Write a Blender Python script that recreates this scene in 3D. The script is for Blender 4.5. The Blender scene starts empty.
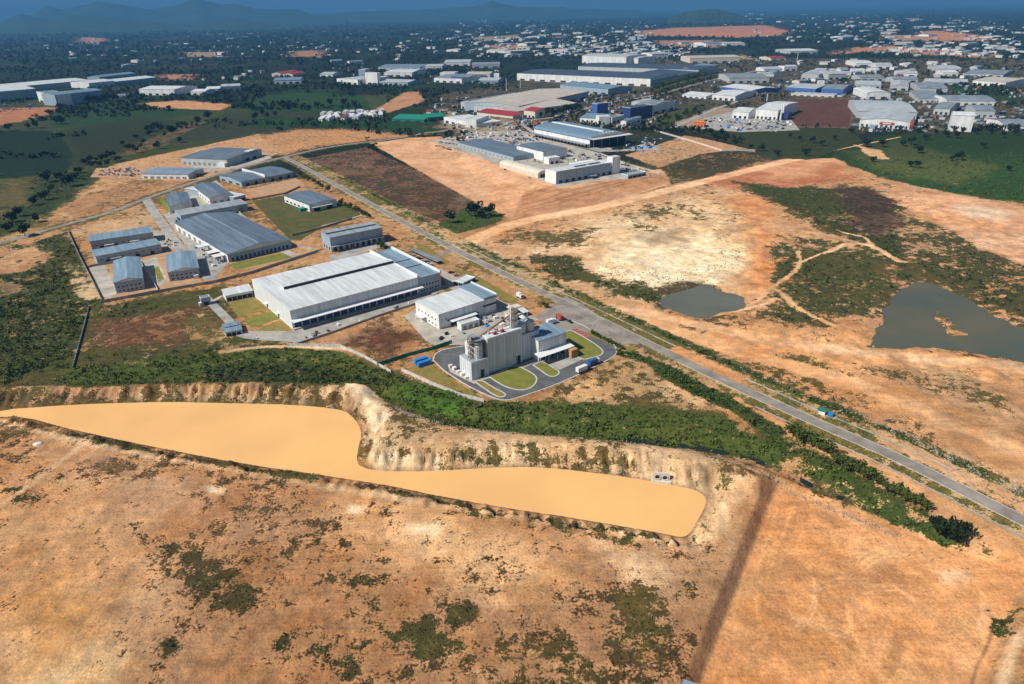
import bpy, bmesh, math, random
import numpy as np
from mathutils import Matrix, Vector
random.seed(7); rng = np.random.default_rng(7)
sc = bpy.context.scene
COL = sc.collection

# ------------------------------------------------------------------ camera, sky, sun, exposure
F = 683.0                                   # 24 mm lens on a 36 mm wide frame, in pixels
PITCH = math.atan(332.5 / F); ROLL = math.atan(0.02); CAM_H = 180.0
fw = np.array([0, math.cos(PITCH), -math.sin(PITCH)])
r0 = np.array([1.0, 0, 0]); u0 = np.array([0, math.sin(PITCH), math.cos(PITCH)])
rt = math.cos(ROLL) * r0 - math.sin(ROLL) * u0
up = math.sin(ROLL) * r0 + math.cos(ROLL) * u0
cd = bpy.data.cameras.new('camera'); cam = bpy.data.objects.new('camera', cd); COL.objects.link(cam)
cd.lens = 24.0; cd.sensor_width = 36.0; cd.clip_start = 1.0; cd.clip_end = 120000.0
cam.matrix_world = Matrix(((rt[0], up[0], -fw[0], 0), (rt[1], up[1], -fw[1], 0),
                           (rt[2], up[2], -fw[2], CAM_H), (0, 0, 0, 1)))
sc.camera = cam
SUN_AZ, SUN_EL = -112.0, 46.0
w = bpy.data.worlds.new('World'); sc.world = w; w.use_nodes = True
nt = w.node_tree; bgn = nt.nodes['Background']
sky = nt.nodes.new('ShaderNodeTexSky'); sky.sky_type = 'NISHITA'; sky.sun_disc = False
sky.sun_elevation = math.radians(SUN_EL); sky.sun_rotation = math.radians(SUN_AZ)
sky.air_density = 1.0; sky.dust_density = 0.6; sky.ozone_density = 2.0; sky.altitude = 200
nt.links.new(sky.outputs[0], bgn.inputs[0]); bgn.inputs[1].default_value = 0.05
sd = bpy.data.lights.new('sun', 'SUN'); sd.energy = 5.0; sd.angle = math.radians(0.5); sd.color = (1.0, 0.94, 0.85)
sun = bpy.data.objects.new('sun', sd); COL.objects.link(sun)
sdir = Vector((math.sin(math.radians(SUN_AZ)) * math.cos(math.radians(SUN_EL)),
               math.cos(math.radians(SUN_AZ)) * math.cos(math.radians(SUN_EL)), math.sin(math.radians(SUN_EL))))
sun.rotation_euler = sdir.to_track_quat('Z', 'Y').to_euler(); sun.location = (-300, 100, 600)
sc.view_settings.view_transform = 'Standard'; sc.view_settings.look = 'None'
sc.view_settings.exposure = 0.25; sc.view_settings.gamma = 1.0
sc.cycles.volume_bounces = 0; sc.cycles.max_bounces = 5
HAZE_DENSITY = 0.00008; HAZE_COLOR = (0.11, 0.35, 0.70)

# ------------------------------------------------------------------ pixels to ground
def g(x, y, z=0.0):
    d = fw + (x - 512) / F * rt + (342 - y) / F * up
    t = (CAM_H - z) / max(-d[2], 1e-5)
    return np.array([d[0] * t, d[1] * t])
def project(x, y, z):
    d = np.array([x, y, z - CAM_H]); k = d @ fw
    return 512 + F * (d @ rt) / k, 342 - F * (d @ up) / k
def gp(pts, z=0.0): return np.array([g(x, y, z) for x, y in pts])
def ray_at(x, y, Y):                        # the point of a pixel's ray at a known distance Y
    d = fw + (x - 512) / F * rt + (342 - y) / F * up
    t = Y / d[1]; return d[0] * t, Y, CAM_H + d[2] * t

# ------------------------------------------------------------------ numeric helpers
def hash2(ix, iy, s):
    h = (ix.astype(np.int64) * 374761393 + iy.astype(np.int64) * 668265263 + s * 974711) & 0x7fffffff
    h = ((h ^ (h >> 13)) * 1274126177) & 0x7fffffff
    return ((h ^ (h >> 16)) & 0xffff) / 65535.0
def vnoise(x, y, s):
    ix = np.floor(x); iy = np.floor(y); fx = x - ix; fy = y - iy
    fx = fx * fx * (3 - 2 * fx); fy = fy * fy * (3 - 2 * fy)
    a = hash2(ix, iy, s); b = hash2(ix + 1, iy, s); c = hash2(ix, iy + 1, s); d = hash2(ix + 1, iy + 1, s)
    return (a + (b - a) * fx) * (1 - fy) + (c + (d - c) * fx) * fy
def fbm(x, y, size, octv=4, s=0):
    o = 0; a = 0.5; t = 0; k = 1.0 / size
    for i in range(octv):
        o = o + a * vnoise(x * k + i * 17.3, y * k - i * 9.1, s + i); t += a; a *= 0.55; k *= 2.03
    return o / t
def sstep(a, b, v):
    t = np.clip((v - a) / (b - a), 0, 1); return t * t * (3 - 2 * t)
def seg_dist(px, py, A, B):
    d = B - A; L = max(d @ d, 1e-9)
    t = np.clip(((px - A[0]) * d[0] + (py - A[1]) * d[1]) / L, 0, 1)
    return np.hypot(px - A[0] - t * d[0], py - A[1] - t * d[1])
def sdf(px, py, poly):                      # signed distance, negative inside
    dist = np.full(px.shape, 1e9); ins = np.zeros(px.shape, bool); n = len(poly)
    for i in range(n):
        A = poly[i]; B = poly[(i + 1) % n]
        dist = np.minimum(dist, seg_dist(px, py, A, B))
        c = (A[1] > py) != (B[1] > py)
        with np.errstate(divide='ignore', invalid='ignore'):
            xi = (B[0] - A[0]) * (py - A[1]) / (B[1] - A[1] + 1e-12) + A[0]
        ins ^= c & (px < xi)
    return np.where(ins, -dist, dist)
def line_dist(px, py, pts):
    d = np.full(px.shape, 1e9)
    for i in range(len(pts) - 1): d = np.minimum(d, seg_dist(px, py, pts[i], pts[i + 1]))
    return d
def smooth(pts, n=8):                       # Catmull-Rom
    P = [np.array(p, float) for p in pts]; P = [2 * P[0] - P[1]] + P + [2 * P[-1] - P[-2]]; o = []
    for i in range(1, len(P) - 2):
        for k in range(n):
            t = k / n
            o.append(0.5 * (2 * P[i] + (P[i + 1] - P[i - 1]) * t + (2 * P[i - 1] - 5 * P[i] + 4 * P[i + 1] - P[i + 2]) * t * t
                            + (3 * P[i] - P[i - 1] - 3 * P[i + 1] + P[i + 2]) * t ** 3))
    o.append(P[-2]); return np.array(o)

# ------------------------------------------------------------------ terrain heights
POND_Z = -4.0; PIT_Z = -4.0; MARSH_Z = -1.0; PAD_Z = 4.0
POND = smooth(gp([(-40, 425), (0, 411), (40, 407), (90, 404), (160, 402), (220, 403), (290, 405), (340, 410), (355, 420), (361, 432),
        (358, 450), (357, 460), (362, 467), (385, 471), (430, 471), (470, 469), (520, 467), (560, 469), (610, 475), (650, 481), (690, 489),
        (705, 497), (704, 508), (692, 530), (682, 537), (660, 533), (620, 526), (560, 516), (500, 507), (440, 496), (390, 486), (340, 478),
        (300, 472), (240, 463), (180, 452), (120, 440), (70, 429), (20, 417), (-20, 421)], POND_Z), 3)
PIT = gp([(776, 486), (850, 510), (930, 540), (1000, 565), (1040, 580), (1023, 590), (1005, 615), (985, 684), (975, 800), (640, 800), (701, 680)], PIT_Z)
MARSH = smooth(gp([(868, 346), (878, 326), (886, 308), (898, 291), (912, 284), (930, 284), (948, 290), (965, 298), (985, 312), (1005, 322), (1030, 330),
        (1080, 350), (1080, 372), (1024, 361), (980, 355), (930, 350), (895, 348)], MARSH_Z), 3)
PUDDLE = smooth(gp([(660, 303), (668, 293), (690, 288), (708, 285), (722, 292), (745, 297), (742, 308), (720, 314), (696, 318), (672, 311)], MARSH_Z), 3)
PAD = gp([(396, 141), (430, 140), (462, 150), (490, 166), (540, 187), (560, 191), (600, 184), (645, 176), (672, 168), (700, 157), (745, 150), (690, 134), (640, 127),
        (560, 108), (470, 120), (440, 130)], PAD_Z)
DITCH = smooth(gp([(380, 392), (440, 412), (520, 424), (600, 432), (690, 441), (760, 456), (810, 478), (860, 500), (910, 523), (958, 546)]), 6)
BERM = smooth(gp([(-10, 392), (100, 392), (220, 388), (330, 388), (372, 396), (392, 425), (420, 440), (520, 441), (620, 447), (700, 462), (752, 482)]), 5)
ISLE = gp([(930, 315), (938, 312), (950, 322), (962, 333), (955, 337), (942, 327)], MARSH_Z)
ROUGH = gp([(-200, 440), (0, 430), (120, 455), (300, 485), (480, 515), (690, 550), (740, 500), (680, 684), (640, 900), (-300, 900)])
ROUGH2 = gp([(560, 255), (640, 205), (760, 178), (900, 190), (1060, 240), (1060, 470), (900, 400), (760, 350), (650, 300)])
SCRUBR = gp([(-60, 250), (60, 232), (95, 310), (72, 365), (0, 385), (-80, 390)])
def tz(x, y):
    x = np.atleast_1d(np.asarray(x, float)); y = np.atleast_1d(np.asarray(y, float)); z = np.zeros(x.shape)
    def near(P, m): return (x > P[:, 0].min() - m) & (x < P[:, 0].max() + m) & (y > P[:, 1].min() - m) & (y < P[:, 1].max() + m)
    for P, amp, size, sd in ((ROUGH, 1.1, 22, 3), (ROUGH2, 1.8, 45, 5), (SCRUBR, 2.0, 30, 8)):
        k = near(P, 2)
        if k.any():
            d = sdf(x[k], y[k], P); m = sstep(-2, -25, d)
            z[k] += m * ((fbm(x[k], y[k], size, 5, sd) - 0.5) * 2 * amp + (fbm(x[k], y[k], 5, 3, sd + 3) - 0.5) * 0.7 + (fbm(x[k], y[k], 13, 3, sd + 6) - 0.5) * (2.4 if P is ROUGH2 else .5))
    k = near(BERM, 20)
    if k.any():
        d = line_dist(x[k], y[k], BERM); z[k] += (1.6 * (0.6 + 0.8 * fbm(x[k], y[k], 12, 3, 31))) * sstep(9, 2, d)
    k = near(DITCH, 20)
    if k.any():
        d = line_dist(x[k], y[k], DITCH); z[k] -= (2.75 + .7 * fbm(x[k], y[k], 9, 3, 33)) * sstep(11, 1.5, d)
    k = near(POND, 40)
    if k.any():
        X, Y = x[k], y[k]; d = sdf(X, Y, POND); n = fbm(X, Y, 9, 4, 11); gul = np.abs(fbm(X, Y * .15, 4, 3, 12) - 0.5) * 2
        bz = POND_Z + np.where(d > 0, d * (0.25 + 0.75 * n) + np.minimum(d, 6) * (gul - .35) * 1.1, d * 0.4)
        bz = np.where(d > 0, np.maximum(bz, POND_Z + (d - 4) * .5), bz)
        z[k] = np.where(bz < z[k], np.maximum(bz, POND_Z - 2.0), z[k])
    k = near(PIT, 40)
    if k.any():
        X, Y = x[k], y[k]; d = sdf(X, Y, PIT)
        bz = PIT_Z + np.maximum(d, 0) * 0.98 + (fbm(X, Y, 14, 4, 21) - 0.5) * 0.5 * sstep(3, -3, d)
        z[k] = np.minimum(z[k], bz)
    for P in (MARSH, PUDDLE):
        k = near(P, 30)
        if k.any():
            X, Y = x[k], y[k]; d = sdf(X, Y, P) + (fbm(X, Y, 14, 4, 44) - 0.5) * 11
            bz = MARSH_Z + d * 0.12
            if P is MARSH:
                bz = np.maximum(bz, MARSH_Z + np.minimum(.35, -(sdf(X, Y, ISLE) + (fbm(X, Y, 7, 3, 46) - .5) * 14) * .12))
            z[k] = np.where(bz < z[k], np.maximum(bz, -2.6), z[k])
    k = near(PAD, 60)
    if k.any():
        d = sdf(x[k], y[k], PAD); z[k] = np.maximum(z[k], PAD_Z * (1 - sstep(0, 34, d) ** 0.8))
    far = y > 1200
    if far.any(): z[far] += sstep(1200, 3500, y[far]) * (fbm(x[far], y[far], 1500, 3, 51) - 0.5) * 16
    return z
def gz(x, y):                               # pixel to the ground it shows
    z = 0.0; p = g(x, y)
    if p[1] > 1200:
        z = float(tz(p[0], p[1])[0]); p = g(x, y, z); return p[0], p[1], z
    for _ in range(6):
        p = g(x, y, z); z = 0.5 * z + 0.5 * float(tz(p[0], p[1])[0])
    p = g(x, y, z); return p[0], p[1], z

# ------------------------------------------------------------------ materials
def nmat(name, col, rough=0.7, metal=0.0, var=0.25, scale=0.3, col2=None, bump=0.0, stretch=None, spec=0.4):
    m = bpy.data.materials.new(name); m.use_nodes = True; t = m.node_tree; b = t.nodes['Principled BSDF']
    b.inputs['Roughness'].default_value = rough; b.inputs['Metallic'].default_value = metal
    b.inputs['Specular IOR Level'].default_value = spec
    co = t.nodes.new('ShaderNodeTexCoord'); src = co.outputs['Object']
    if stretch:
        mp = t.nodes.new('ShaderNodeMapping'); mp.inputs['Scale'].default_value = stretch
        t.links.new(src, mp.inputs[0]); src = mp.outputs[0]
    n = t.nodes.new('ShaderNodeTexNoise'); n.inputs['Scale'].default_value = scale; n.inputs['Detail'].default_value = 6
    n.inputs['Roughness'].default_value = 0.65; t.links.new(src, n.inputs['Vector'])
    r = t.nodes.new('ShaderNodeValToRGB'); c2 = col2 or [c * (1 - var * 1.6) for c in col]
    r.color_ramp.elements[0].position = 0.3; r.color_ramp.elements[1].position = 0.68
    r.color_ramp.elements[0].color = (*c2, 1); r.color_ramp.elements[1].color = (*[min(1, c * (1 + var * .35)) for c in col], 1)
    t.links.new(n.outputs['Fac'], r.inputs[0]); t.links.new(r.outputs[0], b.inputs['Base Color'])
    if bump:
        bp = t.nodes.new('ShaderNodeBump'); bp.inputs['Strength'].default_value = bump; bp.inputs['Distance'].default_value = 0.3
        t.links.new(n.outputs['Fac'], bp.inputs['Height']); t.links.new(bp.outputs[0], b.inputs['Normal'])
    return m
RS = (0.25, 2.2, 1)
M = dict(
 roof_white=nmat('roof_white', (.66, .70, .71), .45, 0, .22, .35, stretch=(.9, .05, 1)),
 roof_grey=nmat('roof_grey', (.34, .39, .43), .5, 0, .26, .35, stretch=(.9, .06, 1)),
 roof_blue=nmat('roof_blue', (.16, .25, .34), .5, 0, .15, .35, stretch=(.06, .9, 1)),
 roof_slate=nmat('roof_slate', (.14, .19, .25), .55, 0, .30, .35, stretch=(.9, .06, 1)),
 roof_light=nmat('roof_light', (.22, .32, .41), .5, 0, .28, .35, stretch=(.9, .06, 1)),
 roof_dark=nmat('roof_dark', (.055, .085, .13), .6, 0, .3, .05),
 roof_tan=nmat('roof_tan', (.50, .46, .39), .6, 0, .2, .08),
 roof_red=nmat('roof_red', (.34, .035, .04), .6, 0, .25, .2),
 roof_pale=nmat('roof_pale', (.43, .47, .50), .55, 0, .2, .07),
 roof_mid=nmat('roof_mid', (.23, .27, .31), .55, 0, .25, .07),
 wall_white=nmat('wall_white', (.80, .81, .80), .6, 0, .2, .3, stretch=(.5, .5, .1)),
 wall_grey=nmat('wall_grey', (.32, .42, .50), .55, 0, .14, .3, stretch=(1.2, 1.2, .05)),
 wall_clad=nmat('wall_clad', (.72, .76, .78), .45, .0, .22, .55, stretch=(1, 1, .03)),
 wall_blue=nmat('wall_blue', (.06, .15, .42), .5, 0, .15, .3),
 wall_cream=nmat('wall_cream', (.66, .60, .50), .7, 0, .15, .3),
 wall_pale=nmat('wall_pale', (.48, .51, .52), .6, 0, .15, .1),
 trim=nmat('trim', (.74, .76, .76), .5, 0, .08, .5),
 glass=nmat('glass', (.02, .035, .05), .12, 0, .3, .4, spec=.6),
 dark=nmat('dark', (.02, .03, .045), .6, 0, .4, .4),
 door_blue=nmat('door_blue', (.03, .06, .20), .5, 0, .3, .4),
 door_grey=nmat('door_grey', (.22, .25, .27), .5, 0, .2, .5),
 steel=nmat('steel', (.45, .48, .5), .35, .4, .2, .6),
 rust=nmat('rust', (.30, .16, .08), .7, .1, .35, .7),
 asphalt=nmat('asphalt', (.12, .125, .13), .85, 0, .3, .12, bump=.05),
 road=nmat('road_asphalt', (.30, .265, .225), .9, 0, .3, .1, bump=.05),
 concrete=nmat('concrete', (.46, .42, .36), .85, 0, .3, .09),
 concrete2=nmat('concrete_grey', (.40, .38, .35), .85, 0, .3, .09),
 kerb=nmat('kerb', (.55, .53, .49), .8, 0, .2, .5),
 lawn=nmat('lawn', (.20, .19, .045), .95, 0, .35, .15, col2=(.12, .14, .03), bump=.2, spec=.1),
 lawn2=nmat('lawn_dry', (.25, .18, .055), .95, 0, .35, .2, col2=(.14, .13, .035), bump=.2, spec=.1),
 fieldg=nmat('fieldgreen', (.045, .068, .018), .95, 0, .4, .09, col2=(.13, .10, .04), bump=.2, spec=.1),
 bare=nmat('bare_lot', (.50, .29, .17), .95, 0, .35, .15, col2=(.30, .2, .12), bump=.2, spec=.1),
 red_paint=nmat('red_paint', (.45, .08, .07), .8, 0, .3, .6),
 tank=nmat('tank', (.66, .69, .71), .35, .15, .15, .4, stretch=(1, 1, .1)),
 bark=nmat('bark', (.10, .07, .045), .95, 0, .4, 1.0),
 leaf=nmat('leaf', (.085, .112, .02), .8, 0, .6, .35, col2=(.034, .05, .011), spec=.15),
 leaf_dark=nmat('leaf_dark', (.022, .038, .012), .85, 0, .6, .3, col2=(.008, .017, .006), spec=.15),
 leaf_lime=nmat('leaf_lime', (.085, .13, .022), .8, 0, .6, .35, col2=(.035, .06, .012), spec=.15),
 leaf_dry=nmat('leaf_dry', (.15, .115, .045), .85, 0, .6, .35, col2=(.05, .055, .018), spec=.15),
 rock=nmat('rock', (.36, .30, .235), .9, 0, .4, .6),
 wood=nmat('wood', (.55, .30, .12), .8, 0, .3, .8),
 green_sheet=nmat('green_sheet', (.02, .22, .15), .6, 0, .2, .4),
 blue_paint=nmat('blue_paint', (.02, .22, .62), .5, 0, .15, .5),
 car_white=nmat('car_white', (.75, .75, .74), .25, 0, .05, 1), car_dark=nmat('car_dark', (.03, .03, .035), .25, 0, .1, 1),
 car_silver=nmat('car_silver', (.42, .44, .46), .3, .3, .05, 1), car_blue=nmat('car_blue', (.03, .10, .32), .3, 0, .1, 1),
 car_red=nmat('car_red', (.42, .03, .025), .3, 0, .1, 1), tyre=nmat('tyre', (.02, .02, .02), .9, 0, .2, 1),
 orange=nmat('orange_wall', (.75, .20, .05), .6, 0, .2, .5), pipe=nmat('pipe_concrete', (.62, .60, .56), .8, 0, .2, .5),
)

# ------------------------------------------------------------------ object helpers
def tag(o, label=None, cat=None, group=None, kind=None):
    if label: o['label'] = label
    if cat: o['category'] = cat
    if group: o['group'] = group
    if kind: o['kind'] = kind
    return o
def link(name, me, mat=None, parent=None):
    o = bpy.data.objects.new(name, me); COL.objects.link(o)
    if mat is not None and not me.materials: me.materials.append(mat)
    if parent: o.parent = parent
    return o
def mesh(name, V, Fc):
    me = bpy.data.meshes.new(name); me.from_pydata([tuple(map(float, v)) for v in V], [], Fc); me.update(); return me
def np_mesh(name, V, Q):                    # V (n,3), Q (m,k) faces of equal size
    me = bpy.data.meshes.new(name); V = np.asarray(V, np.float32); Q = np.asarray(Q, np.int32); k = Q.shape[1]
    me.vertices.add(len(V)); me.vertices.foreach_set('co', V.ravel())
    me.loops.add(Q.size); me.loops.foreach_set('vertex_index', Q.ravel())
    me.polygons.add(len(Q)); me.polygons.foreach_set('loop_start', np.arange(0, Q.size, k, dtype=np.int32))
    me.update(calc_edges=True); return me
def empty(name, loc, rz=0.0):
    o = bpy.data.objects.new(name, None); COL.objects.link(o); o.location = loc; o.rotation_euler = (0, 0, rz); o.empty_display_size = 1; return o
class MB:
    def __init__(s): s.v = []; s.f = []
    def box(s, x0, x1, y0, y1, z0, z1):
        n = len(s.v); s.v += [(x, y, z) for z in (z0, z1) for x, y in ((x0, y0), (x1, y0), (x1, y1), (x0, y1))]
        s.f += [tuple(n + i for i in q) for q in ((3, 2, 1, 0), (4, 5, 6, 7), (0, 1, 5, 4), (1, 2, 6, 5), (2, 3, 7, 6), (3, 0, 4, 7))]; return s
    def poly(s, pts): n = len(s.v); s.v += list(pts); s.f.append(tuple(range(n, n + len(pts)))); return s
    def cyl(s, x, y, z0, z1, ra, rb=None, n=14, cap=True):
        rb = ra if rb is None else rb; k = len(s.v)
        for z, r in ((z0, ra), (z1, rb)):
            s.v += [(x + r * math.cos(2 * math.pi * i / n), y + r * math.sin(2 * math.pi * i / n), z) for i in range(n)]
        s.f += [(k + i, k + (i + 1) % n, k + n + (i + 1) % n, k + n + i) for i in range(n)]
        if cap: s.f += [tuple(k + n + i for i in range(n)), tuple(k + n - 1 - i for i in range(n))]
        return s
    def bar(s, a, b, r):                    # square bar between two points
        a = Vector(a); b = Vector(b); d = (b - a).normalized(); e = d.cross(Vector((0, 0, 1)))
        if e.length < 1e-3: e = Vector((1, 0, 0))
        e = e.normalized() * r; h = d.cross(e).normalized() * r; n = len(s.v)
        for p in (a, b): s.v += [tuple(p + e + h), tuple(p - e + h), tuple(p - e - h), tuple(p + e - h)]
        s.f += [(n, n + 1, n + 5, n + 4), (n + 1, n + 2, n + 6, n + 5), (n + 2, n + 3, n + 7, n + 6), (n + 3, n, n + 4, n + 7), (n + 3, n + 2, n + 1, n), (n + 4, n + 5, n + 6, n + 7)]; return s
    def build(s, name, mat, parent=None): return link(name, mesh(name, s.v, s.f), mat, parent)
def part(par, name, mat, *b): return MB().box(*b).build(name, M[mat], par)
def drape(name, poly2d, mat, z=0.06, kind='structure', step=None, par=None):     # flat sheet
    bm = bmesh.new(); vs = [bm.verts.new((p[0], p[1], z)) for p in poly2d]; bm.faces.new(vs); bm.normal_update()
    if bm.faces[:][0].normal.z < 0: bmesh.ops.reverse_faces(bm, faces=bm.faces[:])
    bmesh.ops.triangulate(bm, faces=bm.faces[:]); me = bpy.data.meshes.new(name); bm.to_mesh(me); bm.free()
    return tag(link(name, me, M[mat] if isinstance(mat, str) else mat, par), kind=kind)
def ribbon(name, pts, width, mat, z=0.08, kind='structure', thick=0.0):
    P = np.array(pts); T = np.gradient(P, axis=0); T /= np.hypot(T[:, 0], T[:, 1])[:, None]; N = np.stack([-T[:, 1], T[:, 0]], 1)
    L = P + N * width / 2; R = P - N * width / 2; zz = np.maximum.reduce([tz(P[:, 0], P[:, 1]), tz(L[:, 0], L[:, 1]), tz(R[:, 0], R[:, 1])]) + z
    n = len(P); V = [(*L[i], zz[i]) for i in range(n)] + [(*R[i], zz[i]) for i in range(n)]; Fc = [(i, n + i, n + i + 1, i + 1) for i in range(n - 1)]
    if thick:
        V += [(*L[i], zz[i] - thick) for i in range(n)] + [(*R[i], zz[i] - thick) for i in range(n)]
        Fc += [(2 * n + i, i, i + 1, 2 * n + i + 1) for i in range(n - 1)] + [(n + i, 3 * n + i, 3 * n + i + 1, n + i + 1) for i in range(n - 1)]
    return tag(link(name, mesh(name, V, Fc), M[mat]), kind=kind)
def offset(pts, d):
    P = np.array(pts); T = np.gradient(P, axis=0); T /= np.hypot(T[:, 0], T[:, 1])[:, None]
    return P + np.stack([-T[:, 1], T[:, 0]], 1) * d

# ------------------------------------------------------------------ road lines
ROAD_B = smooth(gp([(284, 157), (300, 165), (340, 187), (400, 220), (470, 257), (540, 291), (600, 320), (700, 369), (800, 415), (900, 459), (1024, 521), (1130, 572)]), 6)
ROAD_A = smooth(gp([(-120, 274), (0, 243), (60, 226), (110, 212), (150, 197), (200, 180), (240, 168), (284, 157), (330, 147), (400, 138), (440, 134)]), 6)

# ------------------------------------------------------------------ ground: one sheet to the horizon
Ys = [-1500., -300., 40.]
while Ys[-1] < 1250: Ys.append(Ys[-1] + 0.5 + 0.0025 * max(Ys[-1], 60))
while Ys[-1] < 46000: Ys.append(Ys[-1] * 1.0125)
Ys = np.array(Ys); NC = 780
uu = np.linspace(-1, 1, NC)
half = 0.84 * np.maximum(Ys, 0) + 170; half[:2] = 1500
GX = uu[None, :] * half[:, None]; GY = np.repeat(Ys[:, None], NC, 1)
X = GX.ravel(); Y = GY.ravel(); NV = len(X)
Z = tz(X, Y)
soil = np.empty((NV, 3)); veg = np.empty(NV); vcol = np.empty((NV, 3))
n1 = fbm(X, Y, 40, 4, 101); n2 = fbm(X, Y, 9, 4, 102); n3 = fbm(X, Y, 140, 3, 103)
TAN = np.array((.43, .26, .135)); ORANGE = np.array((.52, .27, .12)); PALE = np.array((.72, .56, .38)); RED = np.array((.36, .17, .09)); GREYB = np.array((.30, .22, .15))
GREEN = (.065, .085, .018); DGREEN = (.022, .042, .012); OLIVE = (.10, .085, .028); LIME = (.05, .078, .016); DRY = (.115, .08, .035)
soil[:] = TAN; veg[:] = 0.35; vcol[:] = OLIVE
def ndist(d, rough, seed): return d + (fbm(X[K], Y[K], 18, 4, seed) - 0.5) * 2 * rough
def paint(pts, so=None, ve=None, vc=None, feather=5.0, rough=6.0, seed=None, world=False, a=1.0):
    global K
    P = np.array(pts) if world else gp(pts); m = (feather + rough) * 2.6 + 2
    K = np.where((X > P[:, 0].min() - m) & (X < P[:, 0].max() + m) & (Y > P[:, 1].min() - m) & (Y < P[:, 1].max() + m))[0]
    if not len(K): return
    d = sdf(X[K], Y[K], P); far_ = min(max(P[:, 1].mean() / 240, 1), 2.6) if feather >= 4 else 1
    rough = rough * far_; feather = feather * far_
    if rough: d = ndist(d, rough, seed or random.randint(1, 9999))
    blend(sstep(feather, -feather, d) * a, so, ve, vc)
def stroke(pts, width, so=None, ve=None, vc=None, feather=1.0, rough=0.6, world=False, a=1.0):
    global K
    P = np.array(pts) if world else smooth(gp(pts), 5); m = width + feather + rough + 2
    K = np.where((X > P[:, 0].min() - m) & (X < P[:, 0].max() + m) & (Y > P[:, 1].min() - m) & (Y < P[:, 1].max() + m))[0]
    if not len(K): return
    d = ndist(line_dist(X[K], Y[K], P), rough, random.randint(1, 9999)) - width / 2
    blend(sstep(feather, -feather, d) * a, so, ve, vc)
def blend(al, so, ve, vc):
    if so is not None: soil[K] += al[:, None] * (np.array(so) - soil[K])
    if ve is not None: veg[K] += al * (ve - veg[K])
    if vc is not None: vcol[K] += al[:, None] * (np.array(vc) - vcol[K])

# the far plain: a patchwork of fields, woods and bare plots
far = sstep(780, 900, Y)
cx = X / 150 + (fbm(X, Y, 200, 2, 61) - .5) * 1.2; cy = Y / 260 + (fbm(X, Y, 200, 2, 62) - .5) * 1.2
kk = hash2(np.floor(cx), np.floor(cy), 7); k2 = hash2(np.floor(cx), np.floor(cy), 9)
fcol = np.where(kk[:, None] < .55, np.array((.020, .042, .016)), np.where(kk[:, None] < .78, np.array((.032, .07, .02)), np.where(kk[:, None] < .96, np.array((.045, .065, .026)), np.array((.12, .09, .05)))))
vcol[:] = vcol * (1 - far[:, None]) + fcol * (0.40 + .42 * k2[:, None]) * far[:, None]
veg[:] = veg * (1 - far) + .93 * far

# left fields and woods
paint([(-300, 300), (-300, 100), (60, 100), (215, 103), (300, 118), (250, 140), (185, 150), (110, 167), (60, 205), (0, 240), (-150, 275)], ve=.93, vc=GREEN, feather=6)
paint([(55, 105), (110, 98), (230, 105), (205, 112), (120, 126), (50, 128)], vc=(.028, .075, .018), ve=.98, feather=5)
paint([(-200, 130), (50, 131), (66, 142), (75, 155), (68, 171), (30, 177), (-200, 190)], vc=(.012, .034, .012), ve=1, feather=3, rough=3)
paint([(62, 130), (140, 118), (180, 121), (120, 150), (75, 168), (70, 148)], vc=(.035, .05, .018), ve=.95)
paint([(112, 158), (180, 124), (224, 121), (196, 136), (140, 152)], so=(.22, .16, .10), ve=.62, vc=(.12, .09, .035), feather=3)
paint([(165, 143), (226, 113), (300, 110), (335, 117), (290, 127), (230, 138)], vc=(.05, .065, .028), ve=.97, feather=3, rough=2)
paint([(-60, 112), (0, 108), (60, 107), (48, 114), (0, 126), (-60, 130)], so=RED, ve=.1, feather=4)
paint([(140, 103), (180, 100), (232, 104), (222, 110), (160, 108)], so=(.5, .28, .16), ve=.1, feather=4)
paint([(20, 178), (95, 172), (70, 200), (20, 228), (-60, 250), (-60, 200)], vc=(.03, .05, .015), ve=.92, feather=4)
paint([(0, 180), (30, 178), (30, 200), (0, 215)], vc=OLIVE, ve=.9)
# green strip and lots around the upper middle
paint([(255, 118), (300, 118), (440, 122), (438, 136), (400, 134), (330, 126), (255, 128)], vc=(.022, .075, .018), ve=1, feather=2, rough=2)
paint([(250, 96), (310, 92), (365, 96), (372, 110), (300, 112), (250, 112)], vc=(.03, .085, .02), ve=.98, feather=4)
paint([(365, 96), (405, 93), (412, 100), (385, 107), (370, 108)], vc=(.07, .10, .03), ve=.9, so=(.4, .3, .15), feather=2, rough=2)
paint([(405, 92), (420, 91), (425, 101), (390, 112), (372, 111)], so=(.42, .24, .14), ve=.1, feather=2, rough=2)
paint([(256, 135), (300, 129), (350, 129), (430, 136), (330, 145), (285, 156), (255, 155)], so=(.50, .29, .15), ve=.35, vc=DRY, feather=10, rough=5)
paint([(60, 215), (95, 182), (110, 165), (180, 150), (258, 134), (285, 152), (235, 166), (160, 190), (75, 220)], so=(.52, .33, .19), ve=.32, vc=(.13, .10, .03), feather=3, rough=4)
paint([(60, 212), (85, 195), (130, 183), (190, 180), (150, 195), (78, 219)], so=(.40, .24, .13), ve=.35, vc=DRY, feather=3)
paint([(70, 230), (140, 205), (158, 224), (152, 236), (86, 246)], so=(.48, .32, .19), ve=.32, vc=OLIVE, feather=2, rough=2)
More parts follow.
